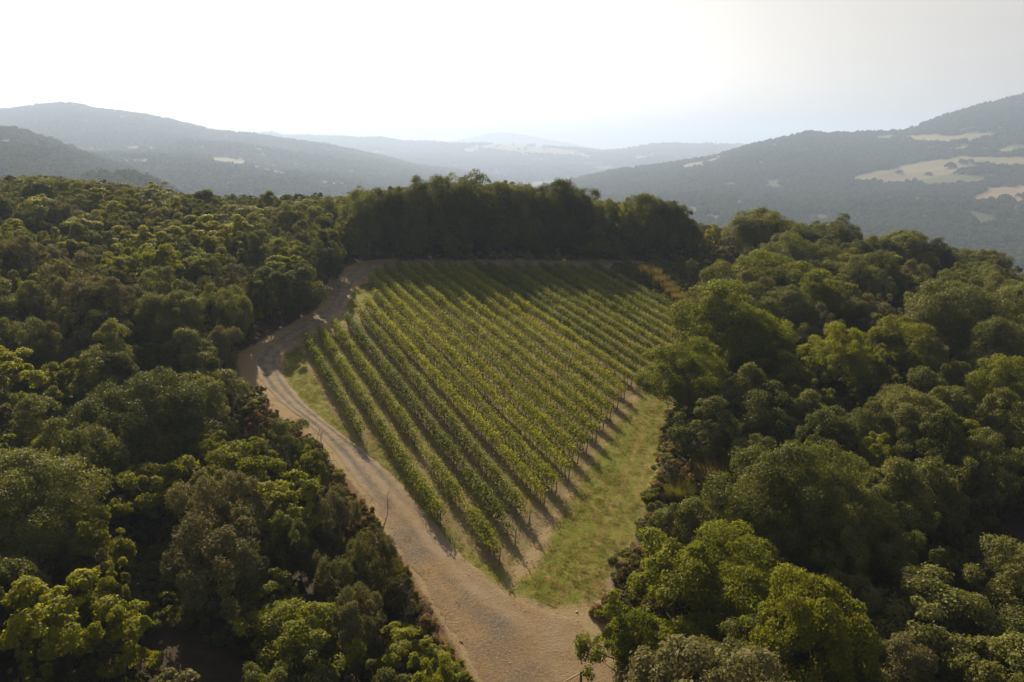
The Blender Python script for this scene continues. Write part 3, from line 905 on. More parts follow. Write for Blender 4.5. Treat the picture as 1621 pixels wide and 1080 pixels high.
VIS = np.array([(745, 1080), (690, 985), (655, 905), (600, 820), (560, 755), (500, 690), (450, 655), (400, 650), (378, 600), (372, 562), (420, 530), (500, 488), (520, 455), (545, 425), (600, 412), (1080, 408), (1098, 425), (1094, 500), (1045, 545), (1030, 600), (1068, 640), (1058, 700), (1030, 780), (1010, 850), (975, 915), (950, 960), (945, 1000), (945, 1080)], float)
def covers(x, y, w, h):
    z = float(H(x, y)) + .55 * h
    px, py, d = project(x, y, z)
    a_ = np.linspace(0, 6.283, 13)[:12]
    return inside(px + w / 2 / d * FPX * .9 * np.cos(a_), py + h * .42 / d * FPX * np.sin(a_), VIS).any() or inside(np.array(px), np.array(py), VIS)

def free(x, y, rr, keep=.70, clear=.55):
    if inside(x, y, CLEAR) or poly_dist(np.array(x), np.array(y), CLEAR, True) < rr * clear:
        return False
    for G in GAPS:
        if inside(x, y, G) or poly_dist(np.array(x), np.array(y), G, True) < rr * .5:
            return False
    if len(TREES):
        d = np.hypot(TX[:NT[0]] - x, TY[:NT[0]] - y)
        if (d < keep * (TR[:NT[0]] + rr)).any():
            return False
    return True
TX = np.zeros(6000); TY = np.zeros(6000); TR = np.zeros(6000); NT = [0]
def reg(t):
    TX[NT[0]] = t['x']; TY[NT[0]] = t['y']; TR[NT[0]] = t['w'] / 2; NT[0] += 1
for t in TREES: reg(t)
_sk = np.array([(-300, 275), (0, 278), (60, 272), (120, 282), (180, 285), (260, 300), (300, 305), (330, 300), (380, 318), (430, 310), (480, 312), (530, 305), (560, 300), (600, 300), (640, 292), (690, 286), (750, 280), (820, 288), (850, 300), (900, 292), (930, 303), (975, 318), (1010, 316), (1060, 316), (1100, 340), (1115, 372), (1165, 375), (1180, 345), (1210, 335), (1260, 352), (1320, 347), (1350, 365), (1385, 377), (1410, 372), (1440, 367), (1500, 380), (1525, 405), (1560, 390), (1590, 400), (1621, 425), (1900, 440)], float)
def SKY(px): return float(np.interp(px, _sk[:, 0], _sk[:, 1]))
fr = np.random.default_rng(77)
for wlo, whi, tries in ((7.5, 10.5, 900), (6.0, 7.6, 2200), (4.6, 6.0, 3500), (3.4, 4.6, 5200)):
    for _ in range(tries):
        x = fr.uniform(-190, 150); y = fr.uniform(24, 225)
        w = fr.uniform(wlo, whi)
        px, py, dep = project(x, y, float(H(x, y)) + 5)
        if dep < 12 or px < -260 or px > 1880 or py > 1350:
            continue
        right = x > .35 * (y - 60) if y < 150 else x > 25
        if not right and w > 8.2 and fr.random() < .75: continue
        if right and w < 6 and fr.random() < .5: continue
        if not free(x, y, w / 2): continue
        u = fr.random(); nz = float(fbm(x / 22, y / 22, 2, 55))
        if right:
            kind = 'holm' if u < .55 else 'oak' if u < .84 else 'silver' if u < .93 else 'yel'
        else:
            py_ = .20 + .55 * sstep(.42, .62, nz) * (1 if w < 6.2 else .35)
            kind = 'yel' if u < py_ else 'oak' if u < py_ + .14 else 'silver' if u < py_ + .24 else 'juniper' if (u < py_ + .29 and w < 5.5) else 'holm'
        h = (3.2 + .72 * w) * fr.uniform(.9, 1.15) if not right else (3.6 + .78 * w) * fr.uniform(.88, 1.12)
        z = float(H(x, y)); ok = False
        for _k in range(6):
            qx, qy, qd = project(x, y, z + h)
            if qy > max(SKY(qx), SKY(qx - w * .35 / qd * FPX), SKY(qx + w * .35 / qd * FPX)) + 2: ok = True; break
            h *= .9
        if not ok: continue
        if covers(x, y, w, h): continue
        TREES.append(dict(x=x, y=y, w=w, h=h, kind=kind, fixed=False, label=None)); reg(TREES[-1])

# which of them the picture shows, front to back
BW, BH = 540, 360
buf = np.full((BH, BW), -1, int)
for t in TREES:
    z = float(H(t['x'], t['y']))
    t['z'] = z
    px, py, dep = project(t['x'], t['y'], z + .56 * t['h'])
    t['dep'] = float(dep); t['px'] = float(px); t['py'] = float(py)
    t['rx'] = t['w'] / 2 / dep * FPX; t['ry'] = (t['h'] * .44 * .97 + t['w'] * .12) / dep * FPX
order = sorted(range(len(TREES)), key=lambda i: TREES[i]['dep'])
yy, xx = np.mgrid[0:BH, 0:BW]
for i in order:
    t = TREES[i]
    cx, cy, rx, ry = t['px'] / 3, t['py'] / 3, max(t['rx'] / 3 * .92, .6), max(t['ry'] / 3 * .92, .6)
    x0, x1, y0, y1 = int(max(cx - rx, 0)), int(min(cx + rx + 2, BW)), int(max(cy - ry, 0)), int(min(cy + ry + 2, BH))
    t['tot'] = max(math.pi * rx * ry, 1)
    if x1 <= x0 or y1 <= y0:
        continue
    sx, sy = xx[y0:y1, x0:x1], yy[y0:y1, x0:x1]
    mk = (((sx - cx) / rx) ** 2 + ((sy - cy) / ry) ** 2 < 1) & (buf[y0:y1, x0:x1] < 0)
    buf[y0:y1, x0:x1][mk] = i
for i, t in enumerate(TREES):
    m = buf == i
    t['vis'] = int(m.sum())
    if t['vis']:
        t['vx'] = float(xx[m].mean() * 3); t['vy'] = float(yy[m].mean() * 3)
cand = [i for i in range(len(TREES)) if TREES[i]['vis'] >= 14 and TREES[i]['vis'] / TREES[i]['tot'] > .16]
cand.sort(key=lambda i: -TREES[i]['vis'])
THINGS = cand[:296]
REST = [i for i in range(len(TREES)) if i not in set(THINGS)]
print('trees', len(TREES), 'visible', len(cand), 'things', len(THINGS))

# words for each tree: what it looks like, then where it stands
LOOK = {'holm': 'dark evergreen', 'oak': 'green oak', 'loak': 'light green oak', 'yel': 'yellow-green tree', 'silver': 'silvery tree', 'juniper': 'dull juniper'}
def zone(px, py):
    if px < 545 and py < 330: return 'on the skyline of the left wood'
    if px > 545 and px < 1115 and py < 415: return 'in the dark grove behind vineyard'
    if px < 640:
        bands = [(395, 'high in the left wood'), (470, 'in upper left wood'), (560, 'midway up left wood'), (660, 'in left wood below bend'), (770, 'in the lower left wood'), (890, 'low in the left wood'), (2000, 'along the foot of left wood')]
        side = ' near frame edge' if px < 170 else ' near track' if px > 360 else ' at mid width'
    else:
        if px < 1000 and py > 800: return 'on the track bank at the bottom'
        bands = [(410, 'on right wood skyline'), (500, 'high in the right wood'), (600, 'in upper right wood'), (720, 'mid right wood'), (860, 'low in the right wood'), (2000, 'along the foot of right wood')]
        side = ' near meadow' if px < 1230 else ' near frame edge' if px > 1450 else ' at mid width'
    for lim, s in bands:
        if py < lim: return s + side
cls = {}
for i in THINGS:
    t = TREES[i]
    if t['label']: continue
    cls.setdefault((t['kind'], zone(t['vx'], t['vy'])), []).append(i)
NUM = ['first', 'second', 'third', 'fourth', 'fifth', 'sixth', 'seventh', 'eighth', 'ninth', 'tenth', 'eleventh', 'twelfth', 'thirteenth', 'fourteenth']
for (kind, zn), L in cls.items():
    if len(L) == 1:
        TREES[L[0]]['label'] = '%s %s' % (LOOK[kind], zn)
    else:
        L.sort(key=lambda i: TREES[i]['vx'])
        for q, i in enumerate(L):
            TREES[i]['label'] = '%s from left among the %ss %s' % (NUM[q] if q < 14 else 'last', LOOK[kind], zn)
def tree_obj(i):
    t = TREES[i]
    key = size_key(t['kind'], t['w'], t['h'])
    L, w0, h0 = KINDS[key]
    rr = np.random.default_rng(9000 + i)
    cm, tm = L[rr.integers(len(L))]
    e = empty(NAMES[t['kind']], (t['x'], t['y'], t['z']))
    e.rotation_euler = (0, 0, rr.uniform(0, 6.28))
    sx = t['w'] / w0
    e.scale = (sx * rr.uniform(.95, 1.05), sx * rr.uniform(.95, 1.05), t['h'] / h0)
    zn = 'trees of the left wood' if t['px'] < 640 else 'trees of the dark grove' if (t['px'] < 1115 and t['vy'] < 420) else 'trees of the right wood'
    tag(e, t['label'], 'tree', zn)
    link('crown', cm, e); link('trunk', tm, e)
for i in sorted(THINGS):
    tree_obj(i)

# ------------------------------------------------------------------ masses nobody could count: instanced
def scatter(name, label, pts, scl, rot, sources, pick):
    me = bpy.data.meshes.new(name)
    me.vertices.add(len(pts)); me.vertices.foreach_set('co', np.asarray(pts, np.float32).ravel())
    a = me.attributes.new('sc', 'FLOAT_VECTOR', 'POINT'); a.data.foreach_set('vector', np.asarray(scl, np.float32).ravel())
    a = me.attributes.new('ro', 'FLOAT_VECTOR', 'POINT'); a.data.foreach_set('vector', np.asarray(rot, np.float32).ravel())
    a = me.attributes.new('pk', 'INT', 'POINT'); a.data.foreach_set('value', np.asarray(pick, np.int32).ravel())
    me.update()
    o = link(name, me)
    src = bpy.data.collections.new(name + ' sources')
    for q, ms in enumerate(sources):
        s = bpy.data.objects.new('%s_source_%02d' % (name, q), ms); src.objects.link(s)
    ng = bpy.data.node_groups.new(name, 'GeometryNodeTree')
    ng.interface.new_socket('Geometry', in_out='INPUT', socket_type='NodeSocketGeometry')
    ng.interface.new_socket('Geometry', in_out='OUTPUT', socket_type='NodeSocketGeometry')
    gi = ng.nodes.new('NodeGroupInput'); go = ng.nodes.new('NodeGroupOutput')
    ci = ng.nodes.new('GeometryNodeCollectionInfo'); ci.inputs[0].default_value = src
    ci.inputs['Separate Children'].default_value = True; ci.inputs['Reset Children'].default_value = True
    ip = ng.nodes.new('GeometryNodeInstanceOnPoints'); ip.inputs['Pick Instance'].default_value = True
    def na(nm, ty):
        n = ng.nodes.new('GeometryNodeInputNamedAttribute'); n.data_type = ty; n.inputs[0].default_value = nm
        return [q for q in n.outputs if q.enabled][0]
    ng.links.new(gi.outputs[0], ip.inputs['Points'])
    ng.links.new(ci.outputs[0], ip.inputs['Instance'])
    ng.links.new(na('pk', 'INT'), ip.inputs['Instance Index'])
    ng.links.new(na('ro', 'FLOAT_VECTOR'), ip.inputs['Rotation'])
    ng.links.new(na('sc', 'FLOAT_VECTOR'), ip.inputs['Scale'])
    ng.links.new(ip.outputs[0], go.inputs[0])
    md = o.modifiers.new('scatter', 'NODES'); md.node_group = ng
    tag(o, label, None, None, 'stuff')
    return o

# the trees behind and beyond the ones told apart
P, S_, Ro, K = [], [], [], []
keys = ['holm_m', 'oak_m', 'yel_s', 'silver_s']
srcs = [KINDS[k][0][q][0] for k in keys for q in (0, 1)]
kk = {'holm': 0, 'oak': 1, 'loak': 1, 'yel': 2, 'silver': 3, 'juniper': 0}
for i in REST:
    t = TREES[i]; q = kk[t['kind']]
    _, w0, h0 = KINDS[keys[q]]
    P.append((t['x'], t['y'], t['z'])); S_.append((t['w'] / w0, t['w'] / w0, t['h'] / h0)); Ro.append((0, 0, fr.uniform(0, 6.28))); K.append(q * 2 + fr.integers(2))
# slope falling away beyond the crest
for _ in range(2600):
    x = fr.uniform(-420, 480); y = fr.uniform(200, 620)
    if abs(x) > .72 * y + 30: continue
    q = 0 if fr.random() < .7 else 1
    w = fr.uniform(6, 10); _, w0, h0 = KINDS[keys[q]]
    h = w * fr.uniform(.95, 1.2); z = float(H(x, y))
    qx, qy, _d = project(x, y, z + h)
    if qy < max(SKY(qx - 12), SKY(qx), SKY(qx + 12)) + 3: continue
    P.append((x, y, z)); S_.append((w / w0, w / w0, h / h0)); Ro.append((0, 0, fr.uniform(0, 6.28))); K.append(q * 2 + fr.integers(2))
scatter('woodland', 'dense mixed woodland filling in behind the nearer trees', P, S_, Ro, srcs, K)

# low growth under and between the trees
bush = [make_tree('bush', 500 + q, 2.6, 1.7, 14, 5, 26, .22)[0] for q in range(4)]
for q, b_ in enumerate(bush): b_.materials.append(M[('holm', 'juniper', 'oak', 'bramble')[q]])
P, S_, Ro, K = [], [], [], []
for _ in range(15000):
    x = fr.uniform(-170, 140); y = fr.uniform(26, 215)
    px, py, dep = project(x, y, float(H(x, y)))
    if dep < 10 or px < -200 or px > 1820 or py > 1300: continue
    if inside(x, y, CLEAR) or poly_dist(np.array(x), np.array(y), CLEAR, True) < 1.6: continue
    if any(inside(x, y, G) for G in GAPS[:4]): continue
    nz = float(fbm(x / 12, y / 12, 2, 91))
    if nz < .36 and fr.random() < .6: continue
    edge_d = float(poly_dist(np.array(x), np.array(y), CLEAR, True))
    s = fr.uniform(.55, 1.25)
    P.append((x, y, float(H(x, y)) - .1)); S_.append((s, s, s * fr.uniform(.8, 1.3))); Ro.append((0, 0, fr.uniform(0, 6.28)))
    K.append(3 if (edge_d < 4 and fr.random() < .45) else fr.choice([0, 0, 1, 2]))
scatter('undergrowth', 'dark leafy undergrowth covering the wood floor', P, S_, Ro, bush, K)

# forest cover of the far hills
def far_tree(seed):
    r = np.random.default_rng(seed)
    bm = bpy.data.meshes.new('far_tree')
    D = unit(r, 130); D[:, 2] = np.abs(D[:, 2]) * 1.05 - .12
    ph = r.uniform(0, 6, 4)
    th = np.arctan2(D[:, 1], D[:, 0])
    rad = .5 * (1 + .16 * np.sin(3 * th + ph[0]) + .12 * np.sin(5 * th + ph[1]) + .1 * r.normal(size=len(D)))
    Pp = D * rad[:, None]; Pp[:, 2] = Pp[:, 2] * 1.15 + .28
    V, F = leaf_quads(Pp, D + r.normal(size=D.shape) * .35, r.uniform(.22, .36, len(D)), r.uniform(.18, .3, len(D)), r)
    return mesh_np('far_tree', V, F, M['farleaf'], {'tint': np.repeat(np.clip(r.random(len(D)), 0, 1), 4)})
fars = [far_tree(700 + q) for q in range(5)]
P, S_, Ro, K = [], [], [], []
for (G, nvis, fm), space, size in HILLS:
    A, B, C_, D_ = G[:nvis - 1, :-1], G[:nvis - 1, 1:], G[1:nvis, :-1], G[1:nvis, 1:]
    area = np.linalg.norm(np.cross(B - A, C_ - A), axis=2)
    f4 = np.maximum.reduce([fm[:nvis - 1, :-1], fm[:nvis - 1, 1:], fm[1:nvis, :-1], fm[1:nvis, 1:]])
    sxp, syp, sd = project(A[..., 0], A[..., 1], A[..., 2])
    vis = (sxp > -160) & (sxp < 1790) & (syp < 470)
    ar = (area * vis).ravel()
    n = int(ar.sum() / space ** 2)
    n = min(n, 75000)
    cs = np.cumsum(ar); pickc = np.searchsorted(cs, fr.random(n) * cs[-1])
    u, v = fr.random((2, n, 1))
    a, b, c, d = (q.reshape(-1, 3)[pickc] for q in (A, B, C_, D_))
    pt = a * (1 - u) * (1 - v) + b * u * (1 - v) + c * (1 - u) * v + d * u * v
    ff = f4.ravel()[pickc]
    keep = (ff < .2) & (fbm(pt[:, 0] / (space * 7), pt[:, 1] / (space * 7), 3, 13) > .27)
    # lone trees and hedges inside the fields
    keep |= (ff >= .2) & (fbm(pt[:, 0] / 60, pt[:, 1] / 60, 3, 19) > .70)
    pt = pt[keep]; m = len(pt)
    s = size * fr.uniform(.65, 1.4, m)
    P.append(pt - np.array([0, 0, .1])); S_.append(np.stack([s, s, s * fr.uniform(.75, 1.15, m)], 1))
    Ro.append(np.stack([np.zeros(m), np.zeros(m), fr.uniform(0, 6.28, m)], 1)); K.append(fr.integers(0, 5, m))
P = np.concatenate(P); print('far trees', len(P))
scatter('forest', 'far-off forest covering the hazy hillsides', P, np.concatenate(S_), np.concatenate(Ro), fars, np.concatenate(K))

# ------------------------------------------------------------------ shrubs, reeds, grass, dead wood
def blade_clump(r, n, rad, h, wd, splay):
    an = r.uniform(0, 6.283, n); q = rad * np.sqrt(r.random(n))
    B = np.stack([q * np.cos(an), q * np.sin(an), np.zeros(n)], 1)
    hh = h * r.uniform(.5, 1.1, n)
    out = np.stack([np.cos(an) + r.normal(size=n) * .5, np.sin(an) + r.normal(size=n) * .5, np.zeros(n)], 1)
    out /= np.linalg.norm(out, axis=1)[:, None]
    T = B + out * (splay * hh * (q / rad * .8 + .25))[:, None]; T[:, 2] += hh
    s_ = np.cross(out, [0, 0, 1.0]); s_ = s_ * .7 + out * .4; s_ /= np.linalg.norm(s_, axis=1)[:, None]
    mid = B * .45 + T * .55; mid[:, 2] += .06 * hh
    w_ = (wd * r.uniform(.6, 1.3, n))[:, None]
    V = np.stack([B, mid - s_ * w_, T, mid + s_ * w_], 1).reshape(-1, 3)
    tint = np.repeat(np.clip(r.random(n), 0, 1), 4)
    return V, np.arange(4 * n).reshape(n, 4), tint

def blade_mesh(seed, n, rad, h, wd, splay, mat):
    r = np.random.default_rng(seed)
    V, F, t = blade_clump(r, n, rad, h, wd, splay)
    return mesh_np('blades', V, F, M[mat], {'tint': t})

def shrub(name, me, px, base_py, wpx, hpx, ref_w, ref_h, label, group=None, cat='shrub', stem=True):
    x, y = find_base(px, base_py); z = float(H(x, y))
    d = y * math.cos(PITCH) - (z + 1 - CAMZ) * math.sin(PITCH)
    e = empty(name, (x, y, z)); e.rotation_euler = (0, 0, fr.uniform(0, 6.28))
    w = wpx / FPX * d; h = hpx / FPX * d * 1.12
    e.scale = (w / ref_w, w / ref_w, h / ref_h)
    tag(e, label, cat, group)
    if isinstance(me, tuple):
        link('crown', me[0], e); link('trunk', me[1], e)
    else:
        link('blades', me, e)
    return e

# strip of tall tan reeds beyond the last vine row
reed = [blade_mesh(40 + q, 900, .9, 3.2, .035, .22, 'broom') for q in range(3)]
REEDS = [(1020, 446, 26, 34), (1034, 452, 26, 34), (1046, 462, 26, 34), (1056, 468, 24, 28), (1064, 476, 24, 28), (1074, 484, 24, 27), (1082, 492, 24, 25), (1090, 500, 22, 22)]
for q, (px, by, wp, hp) in enumerate(REEDS):
    shrub('reed_clump', reed[q % 3], px, by, wp * .85, hp * .72, 2.2, 3.2, '%s clump from left in the strip of tan reeds beyond the last vine row' % NUM[q], 'tan reeds beyond the last vine row', 'reeds')
# shrubs at the foot of the right wood
broom = [blade_mesh(60 + q, 1500, .8, 1.7, .016, .55, 'broom') for q in range(2)]
greenbroom = blade_mesh(66, 1500, .8, 1.7, .016, .5, 'juniper')
shrub('broom_shrub', broom[0], 1131, 775, 62, 46, 2.4, 1.7, 'round tan broom bush with reddish stems between the dark trees and the big dome')
shrub('broom_shrub', broom[1], 1120, 830, 44, 34, 2.4, 1.7, 'low tan broom bush among brambles below the round tan one')
shrub('broom_shrub', greenbroom, 1146, 800, 36, 34, 2.4, 1.7, 'olive green broom bush touching the big evergreen dome')
shrub('broom_shrub', greenbroom, 1075, 800, 44, 34, 2.4, 1.7, 'olive brown broom bush behind the silvery meadow shrub')
sil = KINDS['silver_s'][0]
shrub('silvery_shrub', sil[0], 1047, 842, 46, 50, 3.4, 4.6, 'grey silvery shrub with upright shoots at the meadow edge')
shrub('silvery_shrub', sil[1], 1056, 770, 44, 42, 3.4, 4.6, 'pale topped shrub with dark shaded base farther up the meadow edge')
shrub('silvery_shrub', sil[0], 1096, 452, 26, 42, 3.4, 4.6, 'pale pillar-like shrub standing where the back track turns uphill')
shrub('silvery_shrub', sil[1], 1117, 455, 30, 36, 3.4, 4.6, 'rounder pale shrub right of the pillar-like one by the back track')
shrub('silvery_shrub', sil[1], 1152, 428, 56, 44, 3.4, 4.6, 'wide pale leafy shrub right of the sandy track end')
shrub('silvery_shrub', sil[0], 1127, 420, 20, 20, 3.4, 4.6, 'small grey shrub in front of the sandy track end')
ys = KINDS['yel_s'][0]
shrub('leafy_shrub', ys[0], 1052, 895, 34, 56, 3.6, 5.0, 'bright yellow-green sapling between the meadow and the airy oaks')
shrub('leafy_shrub', ys[1], 1104, 838, 22, 36, 3.6, 5.0, 'thin bright sapling among the brown brambles')
shrub('leafy_shrub', ys[2], 1085, 668, 40, 34, 3.6, 5.0, 'light green shrub poking out onto the meadow under the big oak')
os_ = KINDS['oak_s'][0]
shrub('leafy_shrub', os_[0], 402, 662, 40, 40, 4.0, 5.5, 'small leafy bush at the outside of the track bend')
shrub('leafy_shrub', os_[1], 1000, 905, 26, 28, 4.0, 5.5, 'low green bush in the brown brambles by the meadow')

# bare dead trees
def dead_mesh(seed, h):
    r = np.random.default_rng(seed); tk, br = MB(), MB()
    def grow(p, d, L, rad, lev):
        n = 5; P = [p]
        for _ in range(n - 1):
            d = d + r.normal(size=3) * .16 + np.array([0, 0, .05]); d /= np.linalg.norm(d)
            P.append(P[-1] + d * L / (n - 1))
        (tk if lev == 0 else br).tube(P, np.linspace(rad, rad * .35, n), 6 if lev == 0 else 4)
        if lev < 3:
            for _ in range(5 if lev == 0 else 3):
                k = r.integers(1, n); e = d + unit(r, 1)[0] * .9; e /= np.linalg.norm(e)
                grow(P[k], e, L * r.uniform(.4, .6), rad * .5, lev + 1)
    grow(np.array([0, 0, -.3]), np.array([0, 0, 1.]), h, .02 * h + .02, 0)
    return tk, br
for q, (px, top, h, mt, lab) in enumerate([
        (522, 706, 4.2, 'bark', 'dark bare dead stem rising beside the yellow-topped tree at the track'),
        (655, 965, 2.8, 'deadwood', 'grey bleached dead tree with forked branches on the track bank'),
        (640, 950, 3.6, 'deadwood', 'thin grey dead tree leaning out of the junipers'),
        (588, 905, 4.5, 'deadwood', 'bare grey branches standing inside the juniper thicket'),
        (612, 842, 4.8, 'bark', 'dark bare snag above the upright junipers'),
        (358, 640, 5.0, 'deadwood', 'pale bare stems under the grey-green crown at the track bend'),
        (385, 625, 4.0, 'bark', 'slim dark bare trunk at the dry outer edge of the bend')]):
    x, y = find_top(px, top, h)
    e = empty('dead_tree', (x, y, float(H(x, y))))
    tag(e, lab, 'dead tree')
    tk, br = dead_mesh(300 + q, h)
    link('trunk', tk.mesh('trunk', M[mt]), e); link('branches', br.mesh('branches', M[mt]), e)

# brambles: banks under the grove, beside the meadow, along the track's lower left edge, bank beyond the reeds
P, S_, Ro, K = [], [], [], []
def add_bush(x, y, s, k, sink=.1):
    P.append((x, y, float(H(x, y)) - sink)); S_.append((s, s, s * fr.uniform(.7, 1.1))); Ro.append((0, 0, fr.uniform(0, 6.28))); K.append(k)
def area(Pg, n, fn):
    lo, hi = Pg.min(0), Pg.max(0)
    for _ in range(n):
        x, y = fr.uniform(lo[0], hi[0]), fr.uniform(lo[1], hi[1])
        if inside(x, y, Pg): fn(x, y)
area(W([(930, 965), (965, 925), (1000, 865), (1022, 800), (1045, 730), (1062, 650), (1085, 650), (1110, 720), (1130, 800), (1100, 880), (1040, 900), (1000, 960), (960, 985)]), 900,
     lambda x, y: add_bush(x, y, fr.uniform(.2, .75), int(fr.choice([3, 4, 4, 4, 1, 2, 5, 0]))))
area(HEDGEBANK, 1100, lambda x, y: add_bush(x, y, fr.uniform(.5, 1.0), int(fr.choice([0, 0, 0, 1, 5, 5])), .3))
area(W([(620, 412), (620, 405), (1085, 398), (1100, 404), (1090, 411), (960, 412)]), 900, lambda x, y: add_bush(x, y, fr.uniform(.4, .9), int(fr.choice([3, 4, 4, 0, 1]))))
for _ in range(380):
    k = fr.integers(len(BANK_L) - 1); a_, b_ = BANK_L[k], BANK_L[k + 1]; t = fr.random()
    p = a_ * (1 - t) + b_ * t; nn = np.array([-(b_ - a_)[1], (b_ - a_)[0]]); nn /= np.linalg.norm(nn)
    p = p + nn * abs(fr.normal()) * 1.6 + nn * .9
    if inside(p[0], p[1], CLEAR) and fr.random() < .9: continue
    add_bush(p[0], p[1], fr.uniform(.22, .6), int(fr.choice([3, 4, 4, 1, 5, 2])), .05)
bush2 = bush + [make_tree('bush', 610 + q, 2.6, 1.7, 14, 5, 26, .2)[0] for q in range(2)]
bush2[4].materials.append(M['straw']); bush2[5].materials.append(M['oak'])
scatter('brambles', 'brown and green brambles on the banks round the clearing', P, S_, Ro, bush2, K)

# grass
tufts = [blade_mesh(80, 46, .34, .06, .016, 1.4, 'grass'), blade_mesh(81, 46, .30, .09, .016, 1.2, 'grass'), blade_mesh(82, 40, .32, .10, .014, 1.2, 'straw'), blade_mesh(83, 40, .26, .15, .014, 1.0, 'straw')]
P, S_, Ro, K = [], [], [], []
lo, hi = CLEAR.min(0), CLEAR.max(0)
n = 60000
gx_, gy_ = fr.uniform(lo[0], hi[0], n), fr.uniform(lo[1], hi[1], n)
ic = sdist(gx_, gy_, CLEAR) < 1.0
g_ = np.maximum.reduce([sstep(1.2, -1, sdist(gx_, gy_, Q)) for Q in (MEADOW, VERGE, VERGE2, VERGE3)])
it = sdist(gx_, gy_, TRACK)
ia = inside(gx_, gy_, APRON)
nz = fbm(gx_ / 2.6, gy_ / 2.6, 3, 61)
pr = .16 + .84 * g_
pr = np.where(nz < .40, pr * .35, pr)
mid = .5 * (TRACK_L[8:27] + TRACK_R[8:27]); dm = poly_dist(gx_, gy_, mid)
pr = np.where(it < -.3, np.where((dm < .45) & (nz > .45), .45, .012), pr); pr = np.where(ia, .02, pr)
ok = ic & (fr.random(n) < pr)
zz = H(gx_, gy_)
green = fr.random(n) < np.where(g_ > .5, np.where(nz > .5, .9, .55), .30)
for i in np.where(ok)[0]:
    s = fr.uniform(.6, 1.35)
    P.append((gx_[i], gy_[i], zz[i])); S_.append((s, s, s * fr.uniform(.6, 1.2))); Ro.append((0, 0, fr.uniform(0, 6.28)))
    K.append(int(fr.integers(2)) + (0 if green[i] else 2))
print('tufts', len(P))
scatter('grass', 'green and straw coloured grass on the verges and between the rows', P, S_, Ro, tufts, K)

# loose stones on the track and soil
def stone_mesh(seed):
    r = np.random.default_rng(seed); b = MB(); b.box((-.5, -.4, -.2), (.5, .4, .35))
    V = b.v[0] * r.uniform(.7, 1.1, (8, 1)) + r.normal(size=(8, 3)) * .07
    return mesh_np('stone', V, b.f[0], M['stone'])
m_, nt_, out_ = new_mat('pale_stone')
oi_ = N(nt_, 'ShaderNodeObjectInfo'); p_ = N(nt_, 'ShaderNodeBsdfPrincipled'); p_.inputs['Roughness'].default_value = .9
nt_.links.new(mixc(nt_, oi_.outputs['Random'], (0.22, 0.18, 0.14), (0.50, 0.44, 0.37)), p_.inputs['Base Color']); nt_.links.new(p_.outputs[0], out_.inputs[0])
M['stone'] = m_
P, S_, Ro, K = [], [], [], []
sel = np.where(ic & (g_ < .3))[0][:9000]
for i in sel:
    if nz[i] < .42 and not ia[i]: continue
    s = .05 + .07 * fr.random() ** 2 + (.12 if fr.random() < .012 else 0)
    P.append((gx_[i], gy_[i], zz[i] + (.05 if it[i] < 0 else 0))); S_.append((s, s, s)); Ro.append(tuple(fr.uniform(-.4, 3, 3))); K.append(int(fr.integers(3)))
scatter('stones', 'loose pale stones on the track and bare soil', P, S_, Ro, [stone_mesh(q) for q in range(3)], K)

# wooden gate at the bottom edge
gx0, gy0 = find_base(919, 1090); gz0 = float(H(gx0, gy0))
ge = empty('wooden_gate', (gx0, gy0, gz0))
tag(ge, 'weathered wooden gate post with a slanting pale rail at the bottom edge', 'gate')
pb = MB(); pb.tube([(0, 0, -.4), (0.01, 0, .6), (0, 0, 1.32)], [.10, .095, .09], 6)
link('post', pb.mesh('post', M['post']), ge)
hx, hy = find_base(874, 1112)
L_ = np.array([hx - gx0, hy - gy0]); zl = float(H(hx, hy)) - gz0
pb = MB(); pb.tube([(L_[0], L_[1], zl - .4), (L_[0], L_[1], zl + 1.02)], [.085, .075], 6)
link('post', pb.mesh('post', M['post']), ge)
pb = MB(); e_ = L_ * 1.5
pb.tube([(0.0, 0, 1.20), (e_[0] * .5, e_[1] * .5, 1.20 * .5 + .5 * (zl * 1.5 + .92)), (e_[0], e_[1], zl * 1.5 + .92)], [.045, .05, .05], 6)
link('rail', pb.mesh('rail', M['rail']), ge)
pb = MB()
for hz in (.35, .7): pb.tube([(0, 0, hz), (L_[0], L_[1], zl + hz)], [.008, .008], 4)
link('wire', pb.mesh('wire', M['post']), ge)

# ------------------------------------------------------------------ small far things
def on_hill(k, px, py):
    G, nvis, fm = HILLS[k][0]
    g = G[:nvis].reshape(-1, 3); qx, qy, _ = project(g[:, 0], g[:, 1], g[:, 2])
    return g[np.argmin((qx - px) ** 2 + (qy - py) ** 2)]
def plain(name, col, rough=.8):
    m, nt, out = new_mat(name); p = N(nt, 'ShaderNodeBsdfPrincipled'); v = obj_vec(nt)
    nt.links.new(mixc(nt, noise(nt, 2.0, 3, .6, v), tuple(c * .85 for c in col), col), p.inputs['Base Color']); p.inputs['Roughness'].default_value = rough
    nt.links.new(p.outputs[0], out.inputs[0]); return m
M['white'] = plain('white_render', (.80, .78, .74)); M['roof'] = plain('roof_tile', (.36, .20, .13)); M['red'] = plain('red_paint', (.45, .12, .09)); M['steel'] = plain('galvanised_steel', (.35, .36, .38))
M['glass_'] = plain('window_pane', (.06, .07, .08), .2)
far_trunk = MB(); far_trunk.tube([(0, 0, -.25), (0.01, 0, .1), (0, .01, .42)], [.05, .04, .025], 6)
far_trunk_me = far_trunk.mesh('trunk', M['bark'])
